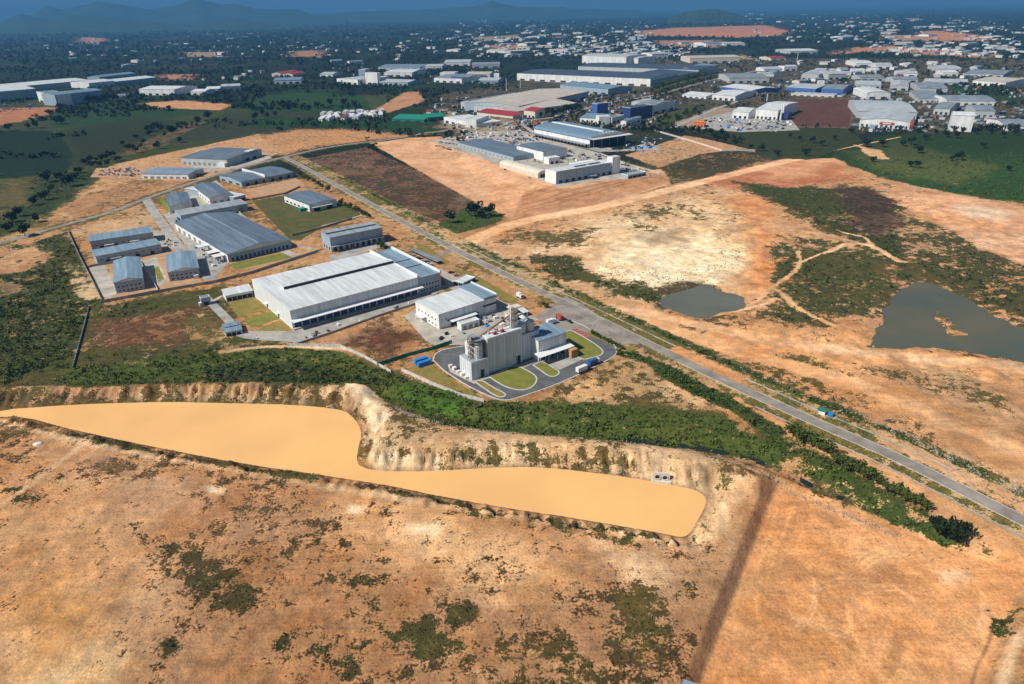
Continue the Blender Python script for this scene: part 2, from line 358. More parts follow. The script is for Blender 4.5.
# furrowed dark field, orange slope
paint([(308, 158), (366, 147), (420, 172), (484, 207), (488, 216), (446, 224), (405, 208)], so=(.17, .105, .07), ve=.5, vc=(.055, .042, .022), feather=1.5, rough=1)
paint([(470, 205), (498, 209), (505, 220), (452, 236), (438, 224)], so=TAN, ve=.9, vc=LIME, feather=2, rough=2)
paint([(368, 142), (440, 139), (520, 172), (565, 190), (660, 172), (676, 182), (600, 206), (512, 219), (470, 199)], so=(.62, .385, .24), ve=.05, feather=1.5, rough=1)
paint([(512, 218), (524, 192), (562, 193), (655, 176), (672, 182), (600, 204), (530, 217)], so=(.47, .27, .155), ve=.06, feather=2, rough=1)  # front of the slope: the shade on this face is put into darker soil
for a, b in ((.14, .5), (.3, .42), (.5, .47), (.72, .5), (.9, .45)):
    p = [(512 + (650 - 512) * t, 218 - (218 - 181) * t - 22 * a * (1 - t * .6)) for t in np.linspace(.08, 1, 6)]
    stroke(p, 2.6, so=np.array((.34, .175, .095)) * (b + .55), feather=1.0, rough=.6, a=.9)
for i in range(7):
    t = i / 6; stroke([(385 + 120 * t + 8, 144 + 64 * t - 2), (420 + 118 * t, 142 + 50 * t)], 2, so=(.48, .24, .11), feather=2, a=.5)
paint([(625, 158), (685, 138), (760, 152), (735, 160), (660, 172)], so=(.46, .30, .18), ve=.3, vc=DRY, feather=2, rough=3)
paint([(660, 171), (700, 157), (755, 150), (775, 160), (735, 174), (672, 184)], so=(.3, .22, .12), ve=.74, vc=(.06, .052, .02), feather=2, rough=2)
paint([(680, 130), (850, 128), (862, 140), (810, 160), (770, 158), (750, 148)], ve=.97, vc=(.05, .065, .02), feather=3)
paint([(820, 160), (870, 138), (930, 131), (1100, 126), (1100, 210), (960, 195), (880, 178)], ve=.97, vc=(.025, .065, .014), feather=4)
paint([(845, 152), (900, 140), (930, 150), (1000, 165), (960, 185), (890, 175)], ve=.9, vc=(.075, .10, .025), feather=6)
paint([(855, 145), (880, 150), (892, 160), (870, 158)], so=(.6, .42, .24), ve=.2, feather=3)
paint([(790, 98), (850, 98), (850, 128), (785, 128)], so=(.10, .05, .04), ve=.3, vc=(.05, .03, .02), feather=2, rough=1)
paint([(684, 98), (735, 100), (725, 108), (680, 106)], so=(.11, .06, .045), ve=.3, vc=(.05, .03, .02), feather=2, rough=1)
paint([(950, 84), (1005, 84), (1022, 100), (995, 104), (955, 95)], ve=1, vc=(.035, .08, .02), feather=2, rough=1)
# open-cut ground right of the road
paint([(455, 243), (510, 222), (600, 207), (680, 185), (780, 160), (835, 158), (880, 178), (960, 195), (1100, 215), (1100, 480), (1024, 505), (860, 430), (700, 352), (620, 312), (520, 272)], so=(.54, .325, .18), ve=.31, vc=(.085, .072, .026), feather=3)
paint([(690, 182), (760, 163), (830, 160), (850, 180), (800, 186), (740, 190)], so=(.45, .20, .11), ve=.12, feather=4)
paint([(760, 165), (790, 158), (830, 160), (815, 175), (770, 180)], so=(.58, .32, .19), ve=.05, feather=4)
paint([(540, 250), (600, 215), (690, 197), (755, 215), (772, 262), (745, 290), (690, 294), (600, 292)], so=(.68, .51, .33), ve=.2, vc=OLIVE, feather=10, rough=8)
paint([(588, 262), (640, 240), (700, 232), (742, 245), (745, 268), (700, 284), (660, 290), (620, 280)], so=(.84, .70, .50), ve=.1, feather=6, rough=8)
paint([(640, 235), (680, 228), (690, 243), (650, 248)], so=(.46, .36, .25), ve=.1, feather=4)
paint([(735, 195), (768, 195), (785, 240), (772, 290), (745, 290), (748, 240)], so=(.60, .30, .14), ve=.03, feather=6, rough=6)
paint([(520, 237), (560, 229), (600, 228), (585, 243), (545, 247)], ve=.7, vc=OLIVE, feather=5, rough=7)
paint([(528, 257), (570, 254), (590, 268), (575, 280), (540, 272)], ve=.85, vc=(.055, .06, .02), feather=4, rough=5)
paint([(580, 275), (620, 280), (665, 292), (660, 305), (620, 298), (590, 287)], ve=.9, vc=(.06, .07, .02), feather=4, rough=5)
paint([(655, 290), (700, 280), (720, 290), (690, 300)], so=(.3, .24, .15), ve=.7, vc=(.07, .06, .03), feather=4, rough=5)
paint([(610, 218), (690, 200), (720, 205), (700, 218), (640, 232)], ve=.45, vc=OLIVE, feather=6, rough=6)
paint([(730, 180), (790, 188), (860, 188), (900, 205), (912, 250), (905, 278), (880, 255), (840, 235), (790, 212)], ve=.88, vc=(.045, .055, .016), feather=5, rough=6)
paint([(832, 187), (868, 186), (892, 200), (898, 222), (880, 240), (850, 222)], so=(.10, .065, .045), ve=.6, vc=(.04, .03, .018), feather=4, rough=5)
paint([(775, 232), (830, 240), (880, 258), (905, 290), (882, 312), (840, 318), (790, 330), (755, 312), (770, 290)], ve=.78, vc=(.06, .065, .02), feather=5, rough=7)
paint([(905, 215), (960, 232), (1010, 262), (1100, 290), (1100, 340), (1024, 325), (975, 300), (930, 280), (905, 262)], ve=.74, vc=(.055, .06, .02), feather=5, rough=6)
paint([(890, 195), (960, 195), (1100, 225), (1100, 275), (1010, 260), (950, 228)], so=(.64, .40, .26), ve=.05, feather=5, rough=6)
paint([(960, 205), (1010, 212), (1000, 222), (965, 216)], so=(.72, .58, .46), ve=0, feather=4)
paint([(850, 330), (872, 346), (1024, 362), (1100, 370), (1100, 480), (1010, 470), (900, 415), (790, 370), (700, 335), (760, 325)], so=(.60, .35, .18), ve=.1, vc=OLIVE, feather=6, rough=6)
paint([(740, 350), (800, 358), (850, 375), (820, 382), (760, 366)], ve=.6, vc=OLIVE, feather=5, rough=7)
paint([(860, 365), (960, 372), (1020, 395), (1024, 420), (930, 395)], so=(.48, .31, .17), ve=.42, vc=OLIVE, feather=6, rough=8)
paint([(900, 405), (980, 420), (1060, 450), (1060, 475), (960, 440)], so=(.38, .22, .12), ve=.15, feather=5, rough=7)
for p in ([(770, 290), (790, 275), (800, 262), (798, 250)], [(758, 300), (775, 290), (800, 310), (840, 328)], [(800, 262), (830, 250), (860, 243), (905, 262)],
          [(790, 230), (830, 236), (870, 246), (900, 262)], [(700, 317), (760, 305), (775, 300)], [(838, 230), (865, 238), (875, 250)]):
    stroke(p, 3.0, so=(.70, .48, .30), ve=0, feather=1.5)
stroke([(640, 311), (760, 338), (860, 352), (1000, 364), (1100, 372)], 11, so=(.72, .47, .29), ve=-.1, feather=2.5)
stroke([(640, 318), (740, 352), (860, 385), (960, 425), (1060, 470)], 13, so=(.70, .44, .25), ve=-.1, feather=3, rough=2)
stroke([(448, 246), (470, 251), (530, 275), (600, 303), (640, 313)], 9, so=(.70, .44, .27), ve=-.1, feather=1.5)
stroke([(465, 243), (520, 222), (600, 207), (680, 187), (770, 165), (810, 155)], 17, so=(.76, .50, .32), ve=0, feather=2)
stroke([(810, 156), (850, 147), (900, 137)], 4, so=(.62, .42, .25), ve=0, feather=1.5)
stroke([(590, 305), (612, 316), (606, 330), (600, 330)], 6, so=(.60, .34, .18), ve=0, feather=1.5)
# verges of the main road
def along(line, lo, hi, a0=0, a1=1.0):
    n = len(line); s = line[int(a0 * (n - 1)):int(a1 * (n - 1)) + 1]; return np.vstack([offset(s, lo), offset(s, hi)[::-1]])
paint(along(ROAD_B, 4, 22, .0, .97), so=(.5, .36, .2), ve=.62, vc=(.11, .11, .028), feather=1.5, rough=1.5, world=True)
paint(along(ROAD_B, -4, -9, .0, .97), so=(.5, .36, .2), ve=.66, vc=(.13, .12, .03), feather=1.5, rough=1.5, world=True)
paint(along(ROAD_B, -11, -25, .58, .99), so=(.60, .34, .17), ve=.06, feather=2, rough=1.5, world=True)
paint(along(ROAD_B, 5, 15, .80, .99), so=(.56, .34, .19), ve=.15, feather=2, rough=1.5, world=True)
paint(along(ROAD_B, 4, 12, .61, .68), so=(.62, .35, .18), ve=.03, feather=2, rough=1.5, world=True)
stroke(offset(ROAD_B, 18)[10:58], 5, ve=.68, vc=(.035, .055, .014), feather=1.5, rough=2.5, world=True)
paint(along(ROAD_A, -4, -9), so=(.4, .3, .17), ve=.7, vc=OLIVE, feather=1.5, rough=1, world=True)
paint(along(ROAD_A, 4, 9), so=(.4, .3, .17), ve=.7, vc=OLIVE, feather=1.5, rough=1, world=True)
# left scrub, strip below the estates
paint([(-200, 290), (0, 250), (66, 232), (82, 262), (100, 300), (74, 368), (0, 384), (-200, 400)], so=(.4, .27, .15), ve=.84, vc=(.046, .058, .015), feather=3)
paint([(-100, 262), (0, 247), (35, 246), (45, 258), (20, 270), (-100, 290)], so=(.45, .27, .15), ve=.25, feather=4)
paint([(62, 258), (80, 262), (98, 298), (85, 300), (70, 285)], so=(.5, .37, .22), ve=.4, feather=3)
paint([(0, 282), (20, 284), (24, 292), (0, 298)], so=(.2, .14, .08), ve=.3, feather=2)
paint([(88, 308), (220, 287), (250, 335), (300, 345), (400, 372), (420, 390), (380, 392), (0, 388), (74, 366)], so=(.36, .24, .13), ve=.78, vc=(.06, .065, .018), feather=3)
paint([(95, 325), (140, 316), (205, 308), (222, 318), (215, 330), (170, 345), (100, 345)], so=(.27, .15, .09), ve=.5, vc=(.10, .055, .025), feather=6, rough=6)
paint([(70, 368), (150, 360), (240, 348), (345, 352), (395, 375), (470, 400), (560, 403), (640, 402), (720, 415), (765, 440), (800, 458), (795, 466), (740, 450), (640, 438), (560, 432),
       (440, 425), (390, 400), (350, 386), (200, 384), (70, 386)], so=(.35, .25, .13), ve=.88, vc=(.068, .092, .018), feather=3, rough=4)
paint([(385, 382), (420, 380), (470, 400), (455, 412), (415, 405)], ve=1, vc=(.055, .12, .016), feather=3)
paint([(200, 366), (280, 362), (390, 380), (350, 388), (210, 384)], ve=.9, vc=(.035, .045, .014), feather=4)
paint([(300, 346), (385, 313), (432, 340), (430, 350), (378, 368), (350, 352)], so=(.45, .27, .15), ve=.3, vc=DRY, feather=2, rough=2)
paint([(340, 340), (385, 322), (415, 335), (400, 350), (360, 352)], so=(.22, .13, .08), ve=.5, vc=(.09, .045, .022), feather=5, rough=5)
stroke([(222, 352), (260, 347), (300, 347), (345, 349)], 3, so=(.6, .48, .32), ve=0)
paint([(205, 308), (232, 330), (228, 345), (195, 340), (180, 325)], so=(.42, .3, .17), ve=.5, vc=OLIVE, feather=4)
paint([(540, 398), (562, 388), (616, 358), (640, 345), (700, 380), (745, 408), (690, 408), (620, 404)], so=(.46, .32, .18), ve=.5, vc=(.09, .075, .025), feather=3, rough=4)
paint([(552, 396), (590, 377), (612, 382), (605, 396), (575, 402)], so=(.55, .37, .2), ve=.2, feather=4, rough=4)
paint([(660, 378), (700, 385), (738, 405), (700, 406), (670, 395)], so=(.58, .40, .23), ve=.2, feather=4, rough=4)
stroke([(617, 352), (650, 362), (690, 385), (740, 410), (770, 430)], 10, ve=.95, vc=(.045, .07, .015), feather=2, rough=3)
paint([(760, 425), (800, 443), (850, 470), (900, 498), (945, 520), (968, 540), (950, 546), (888, 512), (828, 482), (772, 457)], so=(.5, .33, .18), ve=.72, vc=(.05, .075, .016), feather=3, rough=4)
paint([(975, 545), (1040, 570), (1060, 600), (1010, 590), (960, 552)], so=(.56, .36, .21), ve=.2, feather=4)
# bank between pond and belt
paint([(-60, 388), (200, 386), (350, 388), (395, 402), (440, 427), (560, 434), (640, 440), (745, 460), (768, 482), (700, 545), (690, 530), (708, 500), (650, 480), (560, 468), (370, 470), (357, 440), (340, 408), (160, 401), (-60, 412)],
      so=(.50, .355, .215), ve=.34, vc=(.11, .085, .03), feather=3, rough=3)
paint([(-20, 395), (120, 393), (220, 392), (330, 396), (355, 412), (160, 401), (0, 408)], so=(.48, .36, .23), ve=.55, vc=(.10, .08, .03), feather=3, rough=4)
paint([(440, 442), (520, 444), (600, 450), (640, 462), (560, 466), (460, 462)], ve=.55, vc=(.11, .09, .03), feather=3, rough=4)
paint([(690, 470), (730, 478), (735, 500), (700, 535), (690, 530), (712, 500)], ve=.5, vc=(.07, .085, .022), feather=3, rough=4)
paint([(345, 385), (375, 388), (392, 420), (375, 430), (350, 395)], so=(.66, .55, .40), ve=.05, feather=2, rough=2)
paint([(370, 452), (440, 455), (440, 470), (375, 468)], so=(.66, .56, .42), ve=.1, feather=2, rough=2)
paint([(735, 480), (764, 482), (705, 600), (680, 590), (700, 545)], so=(.64, .46, .29), ve=.05, feather=3, rough=3)
# foreground
FG = [(-300, 440), (0, 432), (60, 440), (200, 466), (340, 490), (480, 512), (600, 530), (690, 548), (720, 530), (755, 490), (684, 690), (640, 900), (-300, 900)]
paint(FG, so=(.47, .275, .145), ve=.25, vc=(.064, .048, .02), feather=3, rough=3)
K = np.where(Y < 330)[0]
wn = sstep(.42, .72, n1[K]) * sstep(205, 190, Y[K] - X[K] * .0)
soil[K] += (np.array((.36, .21, .115)) - soil[K]) * (sstep(.45, .62, n3[K]) * .7)[:, None]
paint([(130, 470), (260, 480), (330, 520), (280, 560), (180, 530), (110, 500)], so=(.42, .26, .16), ve=.36, vc=DRY, feather=14, rough=8, a=.8)
paint([(85, 462), (110, 455), (135, 465), (125, 478), (90, 476)], so=(.3, .19, .12), ve=.4, vc=DRY, feather=4, rough=4)
paint([(125, 522), (165, 535), (200, 548), (235, 580), (245, 610), (225, 600), (190, 570), (150, 555)], ve=.54, vc=(.055, .05, .016), feather=5, rough=6)
paint([(195, 580), (230, 580), (248, 598), (215, 604)], ve=.62, vc=(.05, .048, .015), feather=4, rough=5)
paint([(265, 640), (285, 620), (300, 635), (285, 660), (262, 660)], ve=.64, vc=(.055, .052, .016), feather=3, rough=4)
paint([(290, 630), (330, 622), (360, 640), (350, 670), (320, 655)], ve=.50, vc=(.06, .055, .018), feather=5, rough=6)
paint([(335, 580), (370, 590), (395, 605), (385, 620), (350, 605)], ve=.42, vc=(.06, .055, .018), feather=5, rough=6)
paint([(350, 590), (400, 610), (450, 620), (480, 650), (420, 660), (370, 640)], ve=.42, vc=(.065, .06, .018), feather=6, rough=8)
paint([(440, 604), (475, 604), (478, 616), (445, 620)], ve=.62, vc=(.06, .06, .018), feather=3, rough=3)
paint([(395, 635), (430, 630), (445, 645), (420, 665)], ve=.54, vc=(.06, .06, .018), feather=4, rough=5)
paint([(500, 655), (560, 645), (600, 670), (560, 720), (490, 700)], ve=.42, vc=(.075, .065, .02), feather=6, rough=8)
paint([(610, 590), (660, 570), (690, 590), (675, 640), (640, 670), (610, 640)], ve=.45, vc=(.085, .075, .022), feather=6, rough=8)
paint([(5, 488), (35, 485), (38, 500), (10, 508)], ve=.66, vc=(.045, .05, .014), feather=3, rough=3)
paint([(155, 640), (180, 640), (182, 658), (160, 662)], ve=.66, vc=(.05, .052, .016), feather=3, rough=3)
paint([(70, 545), (95, 545), (95, 560), (70, 560)], ve=.42, vc=(.05, .05, .016), feather=3, rough=4)
paint([(0, 640), (60, 640), (120, 660), (100, 720), (0, 720)], so=(.58, .40, .22), ve=.12, feather=12, rough=8)
paint([(330, 520), (420, 515), (520, 545), (560, 580), (470, 590), (380, 570)], so=(.64, .42, .24), ve=.14, feather=14, rough=10)
paint([(600, 545), (650, 555), (665, 585), (625, 590)], so=(.66, .48, .31), ve=.1, feather=8, rough=8)
paint([(20, 590), (60, 580), (90, 610), (60, 640), (20, 625)], so=(.48, .28, .12), ve=.1, feather=10, rough=8)
paint([(350, 505), (364, 508), (362, 514), (348, 512)], so=(.8, .68, .5), ve=0, feather=2, rough=1)
paint([(405, 524), (440, 526), (436, 534), (410, 532)], so=(.78, .62, .43), ve=0, feather=4, rough=2)
paint([(208, 487), (224, 489), (222, 494), (210, 492)], so=(.78, .66, .5), ve=0, feather=2, rough=1)
stroke([(-40, 412), (0, 421), (60, 437), (130, 452), (230, 470), (340, 489), (480, 510), (600, 528), (690, 545)], 3.2, so=(.62, .46, .30), ve=.12, feather=1.5, rough=1.6, a=.75)
stroke([(60, 432), (150, 449), (260, 469), (380, 488), (500, 511), (600, 528), (680, 541)], 3, ve=.75, vc=(.065, .065, .018), feather=1.5, rough=2)
stroke([(470, 515), (520, 522), (580, 532), (640, 541)], 5, ve=.6, vc=(.075, .07, .02), feather=2, rough=3)
stroke([(78, 448), (60, 462), (30, 485), (0, 505)], 3, so=(.55, .38, .24), ve=.3)
for p in ([(430, 590), (500, 580), (580, 565), (620, 555)], [(380, 560), (470, 545), (560, 560)], [(480, 600), (560, 600), (640, 590)], [(0, 470), (60, 480), (120, 475)], [(300, 540), (380, 532), (460, 540)]):
    for dd in (0, 4): stroke([(x, y + dd) for x, y in p], .6, so=(.62, .43, .26), ve=.05, feather=.5, rough=.3, a=.6)
# graded pit at lower right
pitp = [(x, y) for x, y in PIT]
paint(pitp, so=(.60, .325, .155), ve=.02, feather=1.5, rough=.5, world=True)
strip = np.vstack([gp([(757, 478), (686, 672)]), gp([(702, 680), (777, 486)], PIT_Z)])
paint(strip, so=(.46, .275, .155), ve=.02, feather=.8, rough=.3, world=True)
paint([(830, 550), (870, 545), (905, 570), (930, 590), (880, 590), (845, 575)], so=(.44, .225, .10), feather=8, rough=6, a=.75)
paint([(790, 610), (840, 600), (870, 625), (850, 650), (800, 640)], so=(.42, .215, .085), feather=8, rough=6, a=.75)
paint([(760, 560), (800, 555), (820, 580), (780, 590)], so=(.47, .24, .11), feather=8, rough=6, a=.6)
paint([(770, 495), (800, 500), (800, 525), (775, 530)], so=(.48, .24, .12), feather=8, rough=6, a=.6)
paint([(870, 650), (900, 640), (905, 670), (870, 684)], so=(.44, .225, .085), feather=6, rough=6, a=.6)
paint([(940, 565), (965, 562), (970, 572), (945, 574)], so=(.66, .46, .31), feather=3, rough=3)
pc = np.array(g(850, 590)); rr = random.Random(4)
for i in range(150):
    c = pc + np.array([rr.uniform(-55, 60), rr.uniform(-50, 55)]); R = rr.uniform(18, 70); a0 = rr.uniform(0, 6.3); a1 = a0 + rr.uniform(.3, 1.2)
    arc = [(c[0] + R * math.cos(t), c[1] + R * .8 * math.sin(t)) for t in np.linspace(a0, a1, 9)]
    cc = rr.choice([(.76, .45, .24), (.72, .41, .20), (.46, .24, .11)]); mid = np.array(arc)
    if sdf(mid[:, 0], mid[:, 1], PIT).max() < -3:
        for dd in (0, 2.2): stroke(mid + np.array([0, dd]), .8, so=cc, feather=.6, rough=.3, world=True, a=.7)
for i in range(26):
    t = i / 26; x0, y0 = 780 - 75 * t, 492 + 180 * t; k = rr.uniform(2, 22)
    stroke([(x0 + k, y0), (x0 + k - 14, y0 + 40)], .6, so=rr.choice([(.72, .42, .20), (.50, .26, .11)]), feather=.5, rough=.2, a=.6)
stroke([(1000, 610), (990, 640), (980, 660), (972, 690)], 1.0, so=(.25, .15, .08), ve=.3, feather=.5)
stroke([(1036, 625), (1015, 645), (1004, 684), (1000, 720)], 3, so=(.72, .52, .34), ve=0, feather=1)
paint([(1001, 616), (1005, 617), (1002, 628), (999, 627)], ve=.6, vc=(.05, .06, .015), feather=1.5)
# far bare earthworks
for pts, c in (([(636, 31), (672, 28), (765, 25), (792, 31), (780, 36), (740, 38), (690, 37), (640, 36)], (.55, .26, .15)), ([(918, 32), (935, 30), (993, 37), (990, 41), (940, 40), (925, 38)], (.58, .28, .15)),
               ([(828, 54), (850, 47), (895, 45), (1000, 54), (985, 58), (930, 54), (880, 50)], (.5, .27, .18)), ([(880, 35), (920, 36), (960, 42), (890, 40)], (.45, .28, .2)), ([(655, 41), (720, 40), (715, 47), (660, 45)], (.42, .25, .18)),
               ([(80, 37), (105, 38), (106, 43), (80, 43)], (.45, .25, .2)), ([(182, 52), (220, 51), (222, 56), (185, 56)], (.34, .28, .2)), ([(290, 51), (320, 50), (322, 57), (295, 57)], (.4, .22, .16)), ([(160, 74), (190, 73), (188, 79), (160, 79)], (.45, .25, .18)),
               ([(480, 48), (505, 44), (530, 46), (500, 53)], (.45, .28, .2)), ([(474, 37), (520, 34), (520, 38), (480, 42)], (.36, .28, .2)), ([(690, 58), (740, 54), (770, 60), (720, 63)], (.5, .36, .24)), ([(1000, 60), (1012, 62), (1010, 70)], (.5, .35, .22))):
    paint(pts, so=np.array(c) * .85, ve=.22, vc=(.05, .05, .025), feather=22, rough=34)
# estate ground between the far sheds is dusty rather than green
paint([(430, 95), (560, 75), (640, 60), (760, 58), (1100, 58), (1100, 128), (950, 132), (850, 130), (700, 126), (600, 135), (470, 150), (440, 130)], so=(.24, .20, .155), ve=.64, vc=(.036, .046, .02), feather=20, rough=30)
paint([(790, 98), (856, 99), (850, 127), (785, 126)], so=(.10, .05, .04), ve=.25, vc=(.05, .03, .02), feather=2, rough=1)
paint([(668, 104), (716, 106), (690, 117), (655, 114)], ve=.95, vc=(.09, .10, .03), feather=2, rough=1)
paint([(650, 114), (688, 117), (672, 125), (640, 123)], ve=.95, vc=(.09, .11, .025), feather=2, rough=1)
paint([(715, 107), (745, 108), (735, 112), (690, 128), (672, 124)], so=(.3, .27, .23), ve=.2, feather=3)
paint([(690, 125), (850, 129), (862, 140), (810, 160), (770, 158), (740, 148)], ve=.97, vc=(.05, .065, .02), feather=3)
paint([(950, 84), (1005, 84), (1022, 100), (995, 104), (955, 95)], ve=1, vc=(.035, .08, .02), feather=2, rough=1)
paint([(440, 108), (470, 118), (520, 122), (520, 132), (470, 138), (440, 128)], so=(.34, .3, .24), ve=.4, vc=OLIVE, feather=5)

# patchiness of cover and soil, at the scale of paces rather than of plots
n4 = fbm(X, Y, 24, 4, 104); n5 = fbm(X, Y, 5, 3, 105); n6 = fbm(X, Y, 60, 4, 106); nearf = sstep(1100, 700, Y)
veg += nearf * (4 * veg * (1 - veg) + .12) * ((n4 - .5) * .9 + (n5 - .5) * .9 + (n6 - .5) * .5); veg[:] = np.clip(veg, -.2, 1.15)
brown = (sstep(.50, .68, n4) * .55 * nearf + sstep(.55, .7, n5) * .35 * nearf)[:, None]
vcol += brown * (vcol * np.array((1.45, 1.12, 1.05)) - vcol); vcol *= (0.72 + .56 * n5)[:, None]
warm = ((n6 - .5) * 1.6 + (n5 - .5) * .8)[:, None] * nearf[:, None]; soil *= 1 + warm * np.array((-.05, -.22, -.42))
soil *= (1 + nearf * (n5 - .5) * .55)[:, None]
K = np.where((Y > 180) & (Y < 420) & (np.abs(X) < 420))[0]; dB = sdf(X[K], Y[K], POND); aB = sstep(16, 9, dB) * sstep(-2, .5, dB)
soil[K] *= (1 + aB * (fbm(X[K], Y[K] * .12, 2.6, 3, 108) - .5) * 1.5)[:, None]; soil[K] *= (1 - .42 * sstep(1.8, .4, dB))[:, None]; veg[K] += aB * (fbm(X[K], Y[K] * .2, 4, 3, 109) - .5) * .9
K = np.where((sdf(X, Y, ROUGH2) < 0) & (Y < 900))[0]; soil[K] *= (0.62 + .76 * fbm(X[K], Y[K], 7, 4, 107))[:, None]
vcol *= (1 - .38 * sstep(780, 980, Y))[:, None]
soil *= (0.80 + 0.4 * n2)[:, None]; soil *= (0.86 + 0.28 * n1)[:, None]; soil[:] = np.clip(soil, .01, .85); soil *= np.array((1.11, 1.02, .91))
Q = (np.arange(len(Ys) - 1)[:, None] * NC + np.arange(NC - 1)[None, :]).ravel()
me = np_mesh('ground', np.stack([X, Y, Z], 1), np.stack([Q, Q + 1, Q + NC + 1, Q + NC], 1))
me.polygons.foreach_set('use_smooth', np.ones(len(me.polygons), bool))
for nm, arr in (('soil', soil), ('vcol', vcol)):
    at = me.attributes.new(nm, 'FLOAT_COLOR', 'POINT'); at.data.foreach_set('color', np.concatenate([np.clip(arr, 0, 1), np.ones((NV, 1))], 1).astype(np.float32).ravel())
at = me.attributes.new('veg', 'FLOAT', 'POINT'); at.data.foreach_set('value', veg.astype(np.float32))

gm = bpy.data.materials.new('ground'); gm.use_nodes = True; t = gm.node_tree; N = t.nodes; b = N['Principled BSDF']
b.inputs['Roughness'].default_value = 0.95; b.inputs['Specular IOR Level'].default_value = 0.15
def nd(kind, **kw):
    n = N.new(kind)
    for k, v in kw.items(): setattr(n, k, v)
    return n
def noise(scale, detail=5, rough=.6, vec=None):
    n = nd('ShaderNodeTexNoise'); n.inputs['Scale'].default_value = scale; n.inputs['Detail'].default_value = detail; n.inputs['Roughness'].default_value = rough
    t.links.new(vec or geo.outputs['Position'], n.inputs['Vector']); return n.outputs['Fac']
def mrange(src, a, b_, c, d, clampit=True, smoothit=False):
    n = nd('ShaderNodeMapRange'); n.clamp = clampit
    if smoothit: n.interpolation_type = 'SMOOTHSTEP'
    for i, v in enumerate((a, b_, c, d)):
        if isinstance(v, (int, float)): n.inputs[i + 1].default_value = v
        else: t.links.new(v, n.inputs[i + 1])
    t.links.new(src, n.inputs[0]); return n.outputs[0]
def mth(op, a, b_):
    n = nd('ShaderNodeMath', operation=op)
    for i, v in enumerate((a, b_)):
        if isinstance(v, (int, float)): n.inputs[i].default_value = v
        else: t.links.new(v, n.inputs[i])
    return n.outputs[0]
def attr(nm): a = nd('ShaderNodeAttribute'); a.attribute_name = nm; return a
def mixc(f_, a, b_, mode='MIX'):
    n = nd('ShaderNodeMix', data_type='RGBA', blend_type=mode)
    for s, v in ((0, f_), (6, a), (7, b_)):
        if isinstance(v, (int, float)): n.inputs[s].default_value = v
        elif isinstance(v, tuple): n.inputs[s].default_value = v
        else: t.links.new(v, n.inputs[s])
    return n.outputs[2]
def val2col(v): n = nd('ShaderNodeCombineColor'); [t.links.new(v, n.inputs[i]) for i in range(3)]; return n.outputs[0]
geo = nd('ShaderNodeNewGeometry')
nf = noise(1.1, 6, .7); nm_ = noise(.22, 6, .68); nc = noise(.045, 5, .62); nl = noise(.016, 4, .6)
soilv = mth('MULTIPLY', mrange(nf, .25, .75, .60, 1.40), mrange(nm_, .28, .72, .76, 1.22))
scol = mixc(1.0, attr('soil').outputs['Color'], val2col(soilv), 'MULTIPLY')
scol = mixc(mrange(nc, .47, .62, 0, .8), scol, mixc(1.0, scol, (.80, .72, .62, 1), 'MULTIPLY'))
scol = mixc(mrange(nl, .46, .60, 0, .5), scol, mixc(1.0, scol, (.84, .75, .64, 1), 'MULTIPLY'))
for rot, amt in ((.55, .07), (-.75, .07), (1.9, .05)):
    mp = nd('ShaderNodeMapping'); mp.inputs['Rotation'].default_value = (0, 0, rot); mp.inputs['Scale'].default_value = (.02, .7, 1); t.links.new(geo.outputs['Position'], mp.inputs[0])
    scol = mixc(1.0, scol, val2col(mrange(noise(1.0, 4, .6, mp.outputs[0]), .3, .7, 1 - amt, 1 + amt)), 'MULTIPLY')
thr = attr('veg').outputs['Fac']
vn = mrange(mth('ADD', mth('ADD', mth('MULTIPLY', nm_, .36), mth('MULTIPLY', nl, .10)), mth('ADD', mth('MULTIPLY', nf, .34), mth('MULTIPLY', nc, .20))), .395, .605, 0, 1, False)
mask = mrange(vn, mth('ADD', thr, .07), mth('SUBTRACT', thr, .09), 0, 1, True, True)
vvar = mth('MULTIPLY', mrange(nf, .25, .75, .45, 1.45), mrange(nm_, .25, .75, .6, 1.4))
vc_ = mixc(1.0, attr('vcol').outputs['Color'], val2col(vvar), 'MULTIPLY')
final = mixc(mask, scol, vc_)
t.links.new(final, b.inputs['Base Color'])
bp = nd('ShaderNodeBump'); bp.inputs['Strength'].default_value = 0.7; bp.inputs['Distance'].default_value = 1.1
t.links.new(mth('ADD', mth('MULTIPLY', nm_, 1.0), mth('MULTIPLY', nf, .5)), bp.inputs['Height']); t.links.new(bp.outputs[0], b.inputs['Normal'])
ground = tag(link('ground', me, gm), kind='structure')

